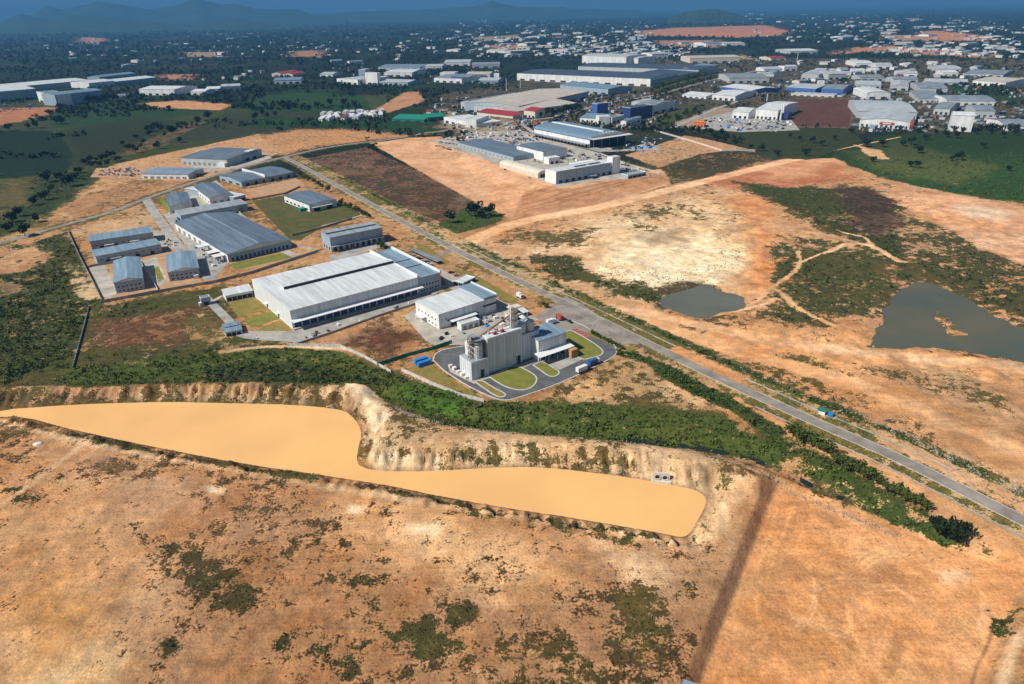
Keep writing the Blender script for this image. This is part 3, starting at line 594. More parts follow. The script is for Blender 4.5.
# ------------------------------------------------------------------ water
def water_mat(name, col, rough, bumpy=.04, deep=None):
    m = bpy.data.materials.new(name); m.use_nodes = True; tt = m.node_tree; bb = tt.nodes['Principled BSDF']
    ge = tt.nodes.new('ShaderNodeNewGeometry'); n = tt.nodes.new('ShaderNodeTexNoise'); n.inputs['Scale'].default_value = .025; n.inputs['Detail'].default_value = 4
    tt.links.new(ge.outputs['Position'], n.inputs['Vector']); rp = tt.nodes.new('ShaderNodeValToRGB')
    rp.color_ramp.elements[0].color = (*(deep or [c * .88 for c in col]), 1); rp.color_ramp.elements[1].color = (*col, 1); rp.color_ramp.elements[0].position = .35; rp.color_ramp.elements[1].position = .65
    tt.links.new(n.outputs['Fac'], rp.inputs[0]); tt.links.new(rp.outputs[0], bb.inputs['Base Color'])
    bb.inputs['Roughness'].default_value = rough; bb.inputs['IOR'].default_value = 1.33; bb.inputs['Specular IOR Level'].default_value = .2
    n2_ = tt.nodes.new('ShaderNodeTexNoise'); n2_.inputs['Scale'].default_value = .8; n2_.inputs['Detail'].default_value = 3; tt.links.new(ge.outputs['Position'], n2_.inputs['Vector'])
    bu = tt.nodes.new('ShaderNodeBump'); bu.inputs['Strength'].default_value = bumpy; tt.links.new(n2_.outputs['Fac'], bu.inputs['Height']); tt.links.new(bu.outputs[0], bb.inputs['Normal'])
    return m
def grow(P, d):
    c = np.array(P); o = []
    A = sum(c[i][0] * c[(i + 1) % len(c)][1] - c[(i + 1) % len(c)][0] * c[i][1] for i in range(len(c))); s = 1 if A > 0 else -1
    for i in range(len(c)):
        tng = c[(i + 1) % len(c)] - c[i - 1]; tng = tng / (np.hypot(*tng) + 1e-9); o.append(c[i] + s * d * np.array([tng[1], -tng[0]]))
    return np.array(o)
drape('pond_water', grow(POND, 1.2), water_mat('muddy_water', (.82, .47, .185), .35, .02), POND_Z, par=None)
drape('marsh_water', grow(MARSH, 3), water_mat('marsh_water', (.115, .105, .065), .3, .05, deep=(.075, .09, .07)), MARSH_Z)
drape('puddle_water', grow(PUDDLE, 2), water_mat('puddle_water', (.14, .14, .105), .3, .05, deep=(.09, .105, .085)), MARSH_Z)
ditch_water = ribbon('ditch_water', smooth(gp([(600, 432), (690, 441), (760, 456), (810, 478), (845, 493)]), 6), 4.0, 'dark', z=-50)
for v in ditch_water.data.vertices: v.co.z = -3.13
ditch_water.data.materials[0] = water_mat('ditch_water', (.02, .03, .028), .12, .05)

# ------------------------------------------------------------------ hills on the horizon
hm = nmat('hill_forest', (.035, .06, .035), .95, 0, .5, .004, col2=(.018, .035, .022), spec=.1)
def hill(prof, dist, depth, seed):
    xs = np.array([p[0] for p in prof], float); ys = np.array([p[1] for p in prof], float)
    px = np.linspace(xs[0], xs[-1], 160); py = np.interp(px, xs, ys) + (fbm(px, px * 0, 14, 4, seed) - .5) * 2.2
    V = []; n = len(px); rows = 21
    for j in range(rows):
        s = (j / (rows - 1)) * 2 - 1
        for i in range(n):
            wx, wy, wz = ray_at(px[i], py[i], dist)
            fall = math.exp(-3.2 * s * s); ridge = 1 + .35 * (vnoise(np.array([i * .16 + seed]), np.array([j * .7]), seed)[0] - .5) * (1 - fall) * 2
            V.append((wx * (1 + s * depth / dist), wy + s * depth, -8 + (max(wz, 2) + 8) * fall * ridge))
    Fc = [(j * n + i, j * n + i + 1, (j + 1) * n + i + 1, (j + 1) * n + i) for j in range(rows - 1) for i in range(n - 1)]
    o = tag(link('hills', mesh('hills', V, Fc), hm), kind='structure')
    for p in o.data.polygons: p.use_smooth = True
hill([(-120, 34), (-60, 26), (0, 22), (20, 13), (32, 15), (47, 6), (62, 9), (80, 5), (98, 1), (128, 6), (150, 9), (175, 6), (190, 0), (198, -2), (210, 2), (222, 4), (235, 3), (255, 8), (275, 9), (297, 9), (305, 12), (318, 16), (345, 18)], 15500, 2600, 3)
hill([(-140, 38), (-60, 30), (0, 25), (22, 15), (45, 19), (70, 15), (110, 17), (150, 22), (190, 25), (215, 21), (235, 17), (255, 21), (285, 24), (330, 27)], 11500, 1700, 5)
hill([(300, 16), (360, 11), (420, 9), (450, 7), (470, 6), (482, 4), (491, 0), (500, 3), (515, 6), (560, 7), (600, 9), (640, 10)], 16500, 1500, 8)
hill([(668, 18), (684, 12), (700, 9), (716, 9), (732, 12), (748, 18)], 9000, 600, 9)
# ------------------------------------------------------------------ roads, yards, kerbs, lawns
ribbon('road', ROAD_B, 6.8, 'road', z=.09)
ribbon('road', ROAD_A, 7.0, 'road', z=.14)
for s, a, b_ in ((3.55, 0, .62), (3.55, .68, 1), (-3.55, 0, .46), (-3.55, .62, 1)):
    n = len(ROAD_B); ribbon('kerb', offset(ROAD_B, s)[int(a * n):int(b_ * n)], .3, 'kerb', z=.16, thick=.3)
for s, a, b_ in ((10.5, .33, .62), (10.5, .66, .86), (-10, .70, 1)):
    n = len(ROAD_B); ribbon('footpath', offset(ROAD_B, s)[int(a * n):int(b_ * n)], 1.1, 'concrete', z=.07)
def W(pts): return gp(pts)
# apron joining the plant to the road
drape('apron', W([(566, 296), (583, 305), (612, 325), (640, 344), (622, 345), (590, 336), (572, 340), (548, 330), (536, 316)]), 'road', .12)
# left estate
ribbon('lane', smooth(W([(146, 199), (154, 212), (168, 232), (185, 254), (212, 280)]), 5), 9, 'concrete2', z=.05)
ribbon('lane', smooth(W([(206, 186), (225, 205), (250, 226), (275, 246), (300, 258)]), 5), 7, 'concrete', z=.07)
ribbon('lane', smooth(W([(214, 282), (250, 272), (300, 256), (318, 250)]), 4), 5, 'concrete2', z=.06)
drape('yard', W([(163, 214), (178, 210), (196, 223), (228, 262), (215, 279), (192, 255)]), 'concrete2', .10)
drape('yard', W([(152, 232), (166, 230), (182, 252), (192, 268), (203, 284), (118, 300), (104, 300), (94, 280), (150, 256)]), 'bare', .02)
drape('yard', W([(89, 268), (104, 264), (118, 292), (110, 298), (103, 297)]), 'concrete', .065)
drape('yard', W([(140, 262), (156, 257), (168, 281), (152, 289)]), 'concrete', .07)
drape('yard', W([(152, 231), (166, 231), (178, 248), (164, 249)]), 'concrete', .074)
drape('yard', W([(188, 196), (216, 180), (234, 197), (200, 214)]), 'concrete', .03)
drape('lawn', W([(228, 264), (292, 251), (298, 256), (236, 270)]), 'lawn', .055)
drape('lawn', W([(159, 199), (163, 197), (172, 212), (168, 215)]), 'lawn', .055)
drape('lawn', W([(154, 268), (158, 266), (164, 279), (158, 282)]), 'lawn', .12)
drape('green_lot', W([(252, 201), (292, 194), (352, 216), (328, 224), (300, 240), (290, 240)]), 'fieldg', .02)
drape('bare_lot', W([(244, 190), (296, 178), (306, 186), (256, 198)]), 'bare', .025)
drape('bare_lot', W([(190, 170), (228, 166), (232, 172), (198, 180)]), 'bare', .025)
drape('yard', W([(96, 168), (200, 164), (196, 180), (90, 177)]), 'bare', .015)
drape('yard', W([(182, 163), (228, 167), (262, 152), (272, 158), (240, 168), (200, 172)]), 'concrete', .03)
drape('yard', W([(310, 214), (340, 200), (362, 216), (352, 220), (322, 226)]), 'fieldg', .028)
ribbon('lane', smooth(W([(322, 226), (345, 220), (362, 215)]), 3), 3, 'concrete', z=.06)
drape('yard', W([(328, 256), (385, 240), (392, 244), (332, 262)]), 'concrete2', .04)
# warehouse loop road and lawns
drape('yard', W([(293, 331), (440, 284), (447, 287), (420, 303), (300, 343), (250, 338), (238, 331)]), 'concrete2', .05)
ribbon('lane', smooth(W([(206, 298), (216, 308), (228, 320), (240, 334), (262, 338), (300, 340)]), 5), 6, 'concrete2', z=.08)
ribbon('lane', smooth(W([(213, 301), (222, 296), (230, 294)]), 4), 3, 'concrete', z=.07)
drape('lawn', W([(228, 303), (252, 296), (268, 309), (239, 318)]), 'lawn2', .03)
drape('lawn', W([(243, 320), (272, 311), (280, 318), (252, 328)]), 'lawn', .035)
drape('lawn', W([(256, 330), (280, 320), (292, 330), (270, 336)]), 'lawn2', .04)
drape('yard', W([(440, 268), (480, 290), (540, 320), (500, 325), (470, 300), (447, 287)]), 'concrete', .03)
drape('yard', W([(416, 312), (420, 303), (445, 292), (500, 300), (520, 318), (470, 345), (436, 345), (424, 336)]), 'concrete', .06)
drape('yard', W([(404, 316), (418, 308), (440, 332), (436, 346), (425, 340)]), 'concrete', .085)
ribbon('lane', smooth(W([(425, 262), (440, 255), (455, 248)]), 4), 6, 'road', z=.12)
drape('lawn', W([(414, 240), (432, 249), (450, 262), (444, 266), (420, 252)]), 'lawn2', .03)
drape('lawn', W([(452, 268), (470, 272), (520, 300), (512, 304), (470, 284)]), 'lawn2', .04)
# plant compound
ASPH = [(433, 360), (437, 353), (452, 348), (500, 340), (560, 322), (575, 322), (608, 340), (616, 349), (614, 356), (600, 364), (560, 383), (520, 397), (507, 400), (494, 398), (470, 387), (446, 372)]
asph2 = smooth(W(ASPH + ASPH[:1]), 4)[:-1]
drape('plant_road', asph2, 'asphalt', .06)
ribbon('kerb', np.vstack([asph2, asph2[:1]]), .7, 'kerb', z=.18, thick=.3)
def lawn(pts, m='lawn'):
    P = smooth(W(pts + pts[:1]), 5)[:-1]; drape('lawn', P, m, .17); ribbon('kerb', np.vstack([P, P[:1]]), .8, 'kerb', z=.22, thick=.3)
lawn([(489, 377), (502, 371), (514, 366), (526, 370), (536, 377), (535, 384), (528, 389), (518, 390), (504, 386)])
lawn([(533, 365), (542, 362), (552, 367), (559, 372), (556, 376), (549, 376), (540, 370)])
lawn([(566, 332), (572, 331), (590, 341), (602, 350), (601, 355), (592, 358), (582, 359), (570, 352), (564, 343)])
lawn([(475, 382), (482, 381), (494, 388), (505, 394), (503, 397), (496, 396), (485, 389)], 'lawn2')
drape('lawn', W([(405, 369), (430, 362), (444, 374), (468, 389), (484, 399), (478, 400), (440, 384)]), 'lawn2', .05)
drape('lawn', W([(578, 331), (592, 333), (610, 342), (640, 349), (625, 352), (612, 345)]), 'lawn2', .14)
drape('apron', W([(514, 366), (540, 357), (566, 345), (583, 359), (560, 370), (540, 360), (522, 369)]), 'concrete2', .09)
drape('apron', W([(450, 372), (448, 367), (472, 379), (490, 374), (492, 377), (474, 384)]), 'concrete', .10)
for i in range(5):
    x, y = 577 + i * 3.0, 328.5 + i * 1.9
    drape('road_marking', W([(x, y), (x + 2.2, y + 1.3), (x - 3.3, y + 3.0), (x - 5.5, y + 1.7)]), 'red_paint', .19)
# yards on the raised platform
def WP(pts): return np.array([gz(x, y)[:2] for x, y in pts])
drape('yard', WP([(432, 141), (470, 132), (520, 130), (560, 142), (600, 155), (645, 170), (650, 177), (600, 181), (558, 187), (520, 172), (480, 158)]), 'concrete', PAD_Z + .05)
drape('yard', WP([(548, 140), (560, 136), (620, 150), (650, 142), (662, 150), (600, 152)]), 'concrete2', PAD_Z + .07)
ribbon('lane', smooth(WP([(522, 124), (540, 136), (570, 146), (600, 154)]), 4), 8, 'concrete', z=.10)
ribbon('lane', smooth(gp([(440, 134), (470, 129), (520, 123), (560, 118), (600, 104), (650, 96), (690, 86), (730, 76), (770, 68)]), 5), 12, 'road', z=.12)
ribbon('lane', smooth(gp([(672, 128), (690, 120), (715, 109), (738, 101), (770, 88)]), 4), 8, 'concrete2', z=.10)
drape('yard', gp([(690, 128), (705, 118), (730, 112), (790, 118), (800, 130), (740, 132)]), 'concrete2', .08)

# ------------------------------------------------------------------ building kit
def solve_h(b, e):
    x, y, z = gz(*b); lo, hi = 0, 120
    for _ in range(40):
        m = (lo + hi) / 2
        if project(x, y, z + m)[1] > e[1]: lo = m
        else: hi = m
    return lo
NB = [0]
def house(name, label, cat, org, ang, L, Wd, h, wall='wall_white', roof='roof_grey', shape='gable_x', rise=None, group=None, over=.5, zb=0.0, parapet=None):
    """local frame: x along the front, y away from the viewer, origin at the near-left ground corner of the front"""
    o = empty(name, (org[0], org[1], zb), ang); tag(o, label, cat, group); o['L'] = L; NB[0] += 1
    m = MB(); b = -1.0; R = rise if rise is not None else min(.10 * (Wd if shape == 'gable_x' else L), 4)
    fl = shape == 'flat'
    if shape in ('gable_x', 'barrel_x'):
        gab = [(0, h)] + ([(Wd / 2, h + R)] if shape == 'gable_x' else [(Wd * (1 - math.cos(math.pi * k / 8)) / 2, h + R * math.sin(math.pi * k / 8)) for k in range(1, 8)]) + [(Wd, h)]
        m.poly([(0, 0, b), (L, 0, b), (L, 0, h), (0, 0, h)]); m.poly([(L, Wd, b), (0, Wd, b), (0, Wd, h), (L, Wd, h)])
        m.poly([(0, Wd, b), (0, 0, b)] + [(0, y, z) for y, z in gab]); m.poly([(L, 0, b), (L, Wd, b)] + [(L, y, z) for y, z in gab[::-1]])
        rp = [(y, z + .05) for y, z in gab]; sl = R / (Wd / 2) if shape == 'gable_x' else .6
        rp = [(-over, h + .05 - over * sl)] + rp[1:-1] + [(Wd + over, h + .05 - over * sl)]
        r = MB(); t_ = .25
        for x in (-over, L + over): r.v += [(x, y, z) for y, z in rp] + [(x, y, z + t_) for y, z in rp]
    elif shape in ('gable_y', 'barrel_y'):
        gab = [(0, h)] + ([(L / 2, h + R)] if shape == 'gable_y' else [(L * (1 - math.cos(math.pi * k / 8)) / 2, h + R * math.sin(math.pi * k / 8)) for k in range(1, 8)]) + [(L, h)]
        m.poly([(0, Wd, b), (0, 0, b), (0, 0, h), (0, Wd, h)]); m.poly([(L, 0, b), (L, Wd, b), (L, Wd, h), (L, 0, h)])
        m.poly([(L, 0, b), (0, 0, b)][::-1] + [(x, 0, z) for x, z in gab[::-1]]); m.poly([(L, Wd, b), (0, Wd, b)] + [(x, Wd, z) for x, z in gab])
        sl = R / (L / 2) if shape == 'gable_y' else .6
        rp = [(-over, h + .05 - over * sl)] + [(y, z + .05) for y, z in gab[1:-1]] + [(L + over, h + .05 - over * sl)]
        r = MB(); t_ = .25
        for y in (-over, Wd + over): r.v += [(x, y, z) for x, z in rp] + [(x, y, z + t_) for x, z in rp]
    elif shape == 'mono':                   # falls towards the viewer
        m.poly([(0, 0, b), (L, 0, b), (L, 0, h), (0, 0, h)]); m.poly([(L, Wd, b), (0, Wd, b), (0, Wd, h + R), (L, Wd, h + R)])
        m.poly([(0, Wd, b), (0, 0, b), (0, 0, h), (0, Wd, h + R)]); m.poly([(L, 0, b), (L, Wd, b), (L, Wd, h + R), (L, 0, h)])
        sl = R / Wd; rp = [(-over, h + .05 - over * sl), (Wd + over, h + R + .05 + over * sl)]; r = MB(); t_ = .25
        for x in (-over, L + over): r.v += [(x, y, z) for y, z in rp] + [(x, y, z + t_) for y, z in rp]
    else:
        m.box(0, L, 0, Wd, b, h); r = MB()
        pw = .35
        r.box(pw, L - pw, pw, Wd - pw, h + .003, h + .12)
        rp = None
    if rp is not None:
        k = len(rp); top = list(range(k, 2 * k))
        for i in range(k - 1):
            r.f.append((k + i, k + i + 1, 3 * k + i + 1, 3 * k + i)); r.f.append((i, 2 * k + i, 2 * k + i + 1, i + 1))
        r.f += [(0, k, 3 * k, 2 * k), (k - 1, 3 * k - 1, 4 * k - 1, 2 * k - 1)]
        r.f.append(tuple(range(k)) + tuple(range(2 * k - 1, k - 1, -1))); r.f.append(tuple(range(2 * k, 3 * k)) + tuple(range(4 * k - 1, 3 * k - 1, -1)))
    m.build('wall', M[wall], o); ro = r.build('roof', M[roof], o)
    bm = bmesh.new(); bm.from_mesh(ro.data); bmesh.ops.recalc_face_normals(bm, faces=bm.faces[:]); bm.to_mesh(ro.data); bm.free()
    if fl:
        pm = parapet or 'trim'; p = MB(); hp = h + .55
        p.box(0, L, 0, .3, h + .004, hp).box(0, L, Wd - .3, Wd, h + .004, hp).box(0, .3, .3, Wd - .3, h + .004, hp).box(L - .3, L, .3, Wd - .3, h + .004, hp); p.build('parapet', M[pm], o)
    o['W'] = Wd; o['h'] = h; o['R'] = R
    return o
def near(name, label, cat, b0, e0, e1, e2, **kw):      # corner base, then eaves: near corner, right corner, left/back corner
    x, y, zb = gz(*b0); zb = round(zb, 2) if abs(zb) > .3 else 0.0
    h = kw.pop('h', None) or solve_h(b0, e0)
    A = np.array([x, y]); B = g(*e1, zb + h); C = g(*e2, zb + h); u = B - A; L = np.hypot(*u); u /= L
    if 'ang' in kw: a = kw.pop('ang'); u = np.array([math.cos(a), math.sin(a)]); L = (B - A) @ u
    v = np.array([-u[1], u[0]]); Wd = kw.pop('Wd', None) or (C - A) @ v
    return house(name, label, cat, A, math.atan2(u[1], u[0]), L, max(Wd, 4), h, zb=zb, **kw)
def farb(name, label, cat, x1, y1, x2, y2, ytf, ytb, **kw):   # front wall base line, eave height at its left end, back eave
    a = gz(x1, y1); b_ = gz(x2, y2); A = np.array(a[:2]); B = np.array(b_[:2]); zb = a[2]
    u = B - A; L = np.hypot(*u); u /= L; v = np.array([-u[1], u[0]])
    h = kw.pop('h', None) or min(max(solve_h((x1, y1), (x1, ytf)), 4), 30)
    C = g((x1 + x2) / 2, ytb, zb + h); Wd = min(max((C - (A + B) / 2) @ v, 10), kw.pop('maxw', 160))
    return house(name, label, cat, A, math.atan2(u[1], u[0]), L, Wd, h, zb=zb - .02, **kw)
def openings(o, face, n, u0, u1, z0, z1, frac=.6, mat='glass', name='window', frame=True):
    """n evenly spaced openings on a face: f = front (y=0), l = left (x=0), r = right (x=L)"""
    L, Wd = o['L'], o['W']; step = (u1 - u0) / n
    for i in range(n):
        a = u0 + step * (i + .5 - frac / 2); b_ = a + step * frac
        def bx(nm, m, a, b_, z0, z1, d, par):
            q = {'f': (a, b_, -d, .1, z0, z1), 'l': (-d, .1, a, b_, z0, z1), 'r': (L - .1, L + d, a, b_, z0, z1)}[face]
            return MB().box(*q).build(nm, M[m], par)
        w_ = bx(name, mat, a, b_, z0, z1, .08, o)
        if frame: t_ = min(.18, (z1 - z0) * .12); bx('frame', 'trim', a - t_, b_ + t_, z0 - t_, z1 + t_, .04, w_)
def awning(o, x0, x1, z, d, mat='trim', y=0, t_=.25, posts=0, drop=.3):
    m = MB(); m.v += [(x0, y - d, z - drop), (x1, y - d, z - drop), (x1, y + .1, z), (x0, y + .1, z), (x0, y - d, z - drop + t_), (x1, y - d, z - drop + t_), (x1, y + .1, z + t_), (x0, y + .1, z + t_)]
    m.f += [(3, 2, 1, 0), (4, 5, 6, 7), (0, 1, 5, 4), (1, 2, 6, 5), (2, 3, 7, 6), (3, 0, 4, 7)]; c = m.build('awning', M[mat], o)
    for i in range(posts):
        x = x0 + .3 + (x1 - x0 - .6) * i / max(posts - 1, 1); MB().box(x - .12, x + .12, y - d + .2, y - d + .44, -.5, z - drop).build('post', M['steel'], c)
    return c
def vents(o, n, x0, x1, y, z, mat='steel'):
    for i in range(n):
        x = x0 + (x1 - x0) * (i + .5) / n; MB().cyl(x, y, z - .6, z + .5, .45, n=10).cyl(x, y, z + .5, z + .95, .7, .35, n=10).build('roof_vent', M[mat], o)
def strips(o, n, x0, x1, y0, y1, z0, z1, mat='trim', wd=.9, name='skylight'):     # strips on a roof slope running in y
    for i in range(n):
        x = x0 + (x1 - x0) * (i + .5) / n; m = MB()
        m.v += [(x, y0, z0), (x + wd, y0, z0), (x + wd, y1, z1), (x, y1, z1), (x, y0, z0 + .08), (x + wd, y0, z0 + .08), (x + wd, y1, z1 + .08), (x, y1, z1 + .08)]
        m.f += [(3, 2, 1, 0), (4, 5, 6, 7), (0, 1, 5, 4), (1, 2, 6, 5), (2, 3, 7, 6), (3, 0, 4, 7)]; m.build(name, M[mat], o)
# ------------------------------------------------------------------ left estate
o = near('long_shed', 'narrow blue-roofed shed, the upper of two parallel sheds by the estate wall', 'shed', (92.4, 250.8), (91.9, 241.5), (152.5, 232.3), (90, 236), wall='wall_grey', roof='roof_light', shape='mono', rise=.8)
openings(o, 'f', 4, 2, o['L'] - 2, 0, 3.2, .3, 'dark', 'door'); openings(o, 'f', 9, 1, o['L'] - 1, 3.6, 4.3, .6)
awning(o, o['L'] * .2, o['L'] * .35, 3.8, 2); awning(o, o['L'] * .6, o['L'] * .75, 3.8, 2)
o = near('long_shed', 'narrow blue-roofed shed, the lower of two parallel sheds by the estate wall', 'shed', (98, 265), (96.6, 256.5), (160.3, 244.1), (94.7, 250.8), wall='wall_grey', roof='roof_light', shape='mono', rise=.8)
openings(o, 'f', 4, 2, o['L'] - 2, 0, 3.2, .3, 'dark', 'door'); openings(o, 'f', 9, 1, o['L'] - 1, 3.6, 4.3, .6); awning(o, o['L'] * .2, o['L'] * .36, 3.8, 2)
o = near('gabled_workshop', 'blue gable-roofed workshop in the lower left corner of the walled estate', 'workshop', (116.6, 293.6), (115.2, 283), (141.9, 278.4), (105.2, 262.2), wall='wall_white', roof='roof_light', shape='gable_y', rise=1.9)
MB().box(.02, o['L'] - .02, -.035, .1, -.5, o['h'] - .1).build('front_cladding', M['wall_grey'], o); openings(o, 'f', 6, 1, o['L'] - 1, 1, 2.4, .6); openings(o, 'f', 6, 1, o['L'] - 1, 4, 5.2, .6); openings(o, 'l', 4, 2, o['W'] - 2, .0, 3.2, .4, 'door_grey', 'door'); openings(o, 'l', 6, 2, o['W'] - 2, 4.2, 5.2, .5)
o = near('gabled_workshop', 'blue gable-roofed workshop beside the estate lane with small lawns at its side', 'workshop', (169.8, 281.6), (168.3, 272.7), (198.3, 268), (157.5, 256.5), wall='wall_white', roof='roof_light', shape='gable_y', rise=1.9)
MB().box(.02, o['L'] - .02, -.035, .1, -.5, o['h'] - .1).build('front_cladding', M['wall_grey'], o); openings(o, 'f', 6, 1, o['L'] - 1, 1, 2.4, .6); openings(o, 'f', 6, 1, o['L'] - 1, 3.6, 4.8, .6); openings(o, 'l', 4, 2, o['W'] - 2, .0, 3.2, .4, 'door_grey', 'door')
MB().box(o['L'] * .78, o['L'] * .95, -2.5, .1, -.5, 2.6).build('porch', M['trim'], o)
o = near('warehouse', 'largest blue-grey gabled warehouse in the left estate with loading bays on its pale side', 'warehouse', (228.7, 262.5), (226, 254.5), (290.5, 240), (192.5, 219.3), wall='wall_white', roof='roof_slate', shape='gable_y', rise=3.4)
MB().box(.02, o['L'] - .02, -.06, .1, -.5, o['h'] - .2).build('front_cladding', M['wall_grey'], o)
openings(o, 'f', 14, 2, o['L'] - 2, .4, 3.4, .55, 'door_blue', 'window'); openings(o, 'l', 9, 4, o['W'] - 4, 0, 4, .45, 'door_grey', 'dock_door')
for y in (4, 17, 40):
    c = MB(); c.box(-9, .1, y, y + 8, 5.2, 5.5); c = c.build('canopy', M['trim'], o)
    for xx in (-8.7, -4.5):
        for yy in (y + .3, y + 7.4): MB().box(xx, xx + .25, yy, yy + .25, -.5, 5.2).build('post', M['steel'], c)
MB().box(o['L'] / 2 - .7, o['L'] / 2 + .7, 0, o['W'], o['h'] + o['R'] + .22, o['h'] + o['R'] + .42).build('ridge_cap', M['roof_light'], o)
o = near('long_shed', 'long pale-roofed shed directly behind the largest blue-grey warehouse', 'shed', (182, 223), (181.5, 215.5), (247, 203.5), (177.3, 211.3), wall='wall_grey', roof='roof_grey', shape='mono', rise=1.0)
openings(o, 'l', 1, 1, o['W'] - 1, 0, 4, .7, 'dark', 'door'); openings(o, 'f', 6, 2, o['L'] - 2, 3, 4, .5)
o = near('gabled_workshop', 'small slate-roofed workshop at the mouth of the estate lane', 'workshop', (170.3, 213.8), (169, 206.9), (191.8, 204), (160.7, 195.2), wall='wall_white', roof='roof_slate', shape='gable_y', rise=1.7)
openings(o, 'f', 4, 1, o['L'] - 1, 1, 3, .5); openings(o, 'l', 5, 2, o['W'] - 2, 1, 3, .4)
o = near('gabled_workshop', 'slate-roofed workshop with white side wall, second from the estate lane', 'workshop', (210.5, 205), (209.8, 198.1), (232.5, 194.5), (195.6, 185.4), wall='wall_white', roof='roof_slate', shape='gable_y', rise=1.9)
openings(o, 'f', 3, 1, o['L'] - 1, 0, 3.4, .5, 'door_grey', 'door'); openings(o, 'l', 6, 2, o['W'] - 2, 1, 3, .4)
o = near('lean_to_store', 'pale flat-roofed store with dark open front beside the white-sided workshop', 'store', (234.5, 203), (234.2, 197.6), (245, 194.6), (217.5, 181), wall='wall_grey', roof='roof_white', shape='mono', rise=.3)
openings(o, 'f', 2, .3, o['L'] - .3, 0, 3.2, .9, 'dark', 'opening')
o = near('warehouse', 'dark-roofed warehouse crossed by a white firewall, near the road junction', 'warehouse', (242, 186.8), (241.3, 182), (293.3, 172.2), (232.5, 173), wall='wall_grey', roof='roof_slate', shape='gable_x', rise=2.0)
MB().box(o['L'] * .44, o['L'] * .44 + .5, -.2, o['W'] + .2, 0, o['h'] + 3.8).build('firewall', M['trim'], o); openings(o, 'f', 6, 2, o['L'] - 2, 0, 3.5, .4, 'dark', 'door'); openings(o, 'l', 3, 1, o['W'] - 1, .5, 3, .5)
o = near('warehouse', 'wide slate-blue flat-pitched warehouse beyond the upper left road', 'warehouse', (182, 164.3), (182, 157.5), (226.5, 159.6), (208, 147), wall='wall_pale', roof='roof_slate', shape='gable_x', rise=1.5)
openings(o, 'f', 9, 1, o['L'] - 1, 0, 4, .5, 'door_grey', 'door'); MB().box(o['L'] - 12, o['L'] - 1, -5, .1, -.5, 5).build('office_annex', M['wall_white'], o)
o = near('warehouse', 'side wing with white box end beyond the upper left road', 'warehouse', (228, 166.0), (227.6, 160.0), (258, 151.5), (210, 148), wall='wall_grey', roof='roof_slate', shape='flat', parapet='roof_slate', Wd=26)
MB().box(o['L'] - 16, o['L'] - 2, 2, 10, o['h'] + .2, o['h'] + 3.2).build('roof_house', M['trim'], o); openings(o, 'f', 4, 2, o['L'] - 2, 0, 3.5, .6, 'dark', 'door')
o = near('long_shed', 'long white shed with light blue roof and open yard at its left', 'shed', (142, 178.5), (142, 173.6), (187.5, 174.3), (145, 167.5), wall='wall_white', roof='roof_light', shape='gable_x', rise=1.2)
openings(o, 'f', 7, 1, o['L'] - 1, .3, 3, .6, 'door_grey', 'door')
o = near('workshop_hall', 'slate-roofed white hall standing alone beside a green lot', 'hall', (310, 212), (309.2, 205), (336.2, 199.5), (292.5, 193.7), wall='wall_white', roof='roof_slate', shape='gable_y', rise=1.2)
openings(o, 'f', 2, 1, o['L'] - 1, 0, 4, .5, 'dark', 'door'); openings(o, 'l', 6, 2, o['W'] - 2, 1, 3, .5); awning(o, 2, o['L'] * .8, 4.4, 3, posts=3)
MB().box(-6, -.2, 8, 14, -.5, 2.6).box(-6.3, .0, 7.7, 14.3, 2.61, 2.85).build('lean_to', M['green_sheet'], o)
o = near('workshop_hall', 'two-storey hall with arcaded ground floor and dark slot along its roof', 'hall', (331.7, 252.5), (331.2, 237.8), (382, 227.5), (322.5, 232), wall='wall_grey', roof='roof_grey', shape='mono', rise=.6)
openings(o, 'f', 9, 1, o['L'] - 1, .2, 4.2, .62, 'dark', 'bay'); openings(o, 'l', 3, 1, o['W'] - 1, 1, 4, .5); awning(o, 0, o['L'], 5.2, 2.5, 'roof_grey', posts=9)
MB().box(1, o['L'] - 1, o['W'] * .45, o['W'] * .62, o['h'] + .45, o['h'] + .72).build('roof_slot', M['dark'], o)

# ------------------------------------------------------------------ main warehouse and its neighbours
o = near('warehouse', 'largest white-roofed warehouse with long awning over loading docks at the centre', 'warehouse', (293, 329.5), (291, 311), (417.5, 277.5), (251, 280), wall='wall_clad', roof='roof_white', shape='gable_x', rise=1.9, over=.3)
L, Wd, h = o['L'], o['W'], o['h']
MB().box(-.05, .05, .4, Wd - .4, -.5, 1.1).build('plinth', M['trim'], o)
awning(o, -.5, L + 2, 6.4, 4.4, 'trim', drop=.5)
openings(o, 'f', 17, 1, L - 1, .9, 5.4, .86, 'door_blue', 'dock_door', False)  # navy doors, enlarged so their colour also carries the awning's shade
for i in range(17):
    x = 2 + (L - 3) * i / 16; MB().box(x - .1, x + .1, -.6, -.12, 6.75, 7.5).build('awning_bracket', M['trim'], o)
part(o, 'dock', 'concrete', 0, L, -2.2, -.06, -.5, .9)
MB().box(9, L - 1, Wd * .46, Wd * .46 + 5.5, h + 1.4, h + 4.0).build('ridge_monitor', M['roof_white'], o)
MB().box(9.2, L - 1.2, Wd * .46 - .15, Wd * .46 - .003, h + 2.0, h + 3.8).build('monitor_shade_strip', M['dark'], o)  # dark strip stands in for the shade on the monitor's near side
for y in (Wd * .32, Wd * .62):
    c = MB().box(-1.8, .1, y, y + 3.6, 3.3, 3.55).build('porch_roof', M['trim'], o); MB().box(-.07, .1, y + .6, y + 2.8, 0, 2.8).build('door', M['dark'], o)
MB().box(L - .35, L + .1, -.3, Wd + .3, h - .5, h + 2.3).build('gable_parapet', M['trim'], o)
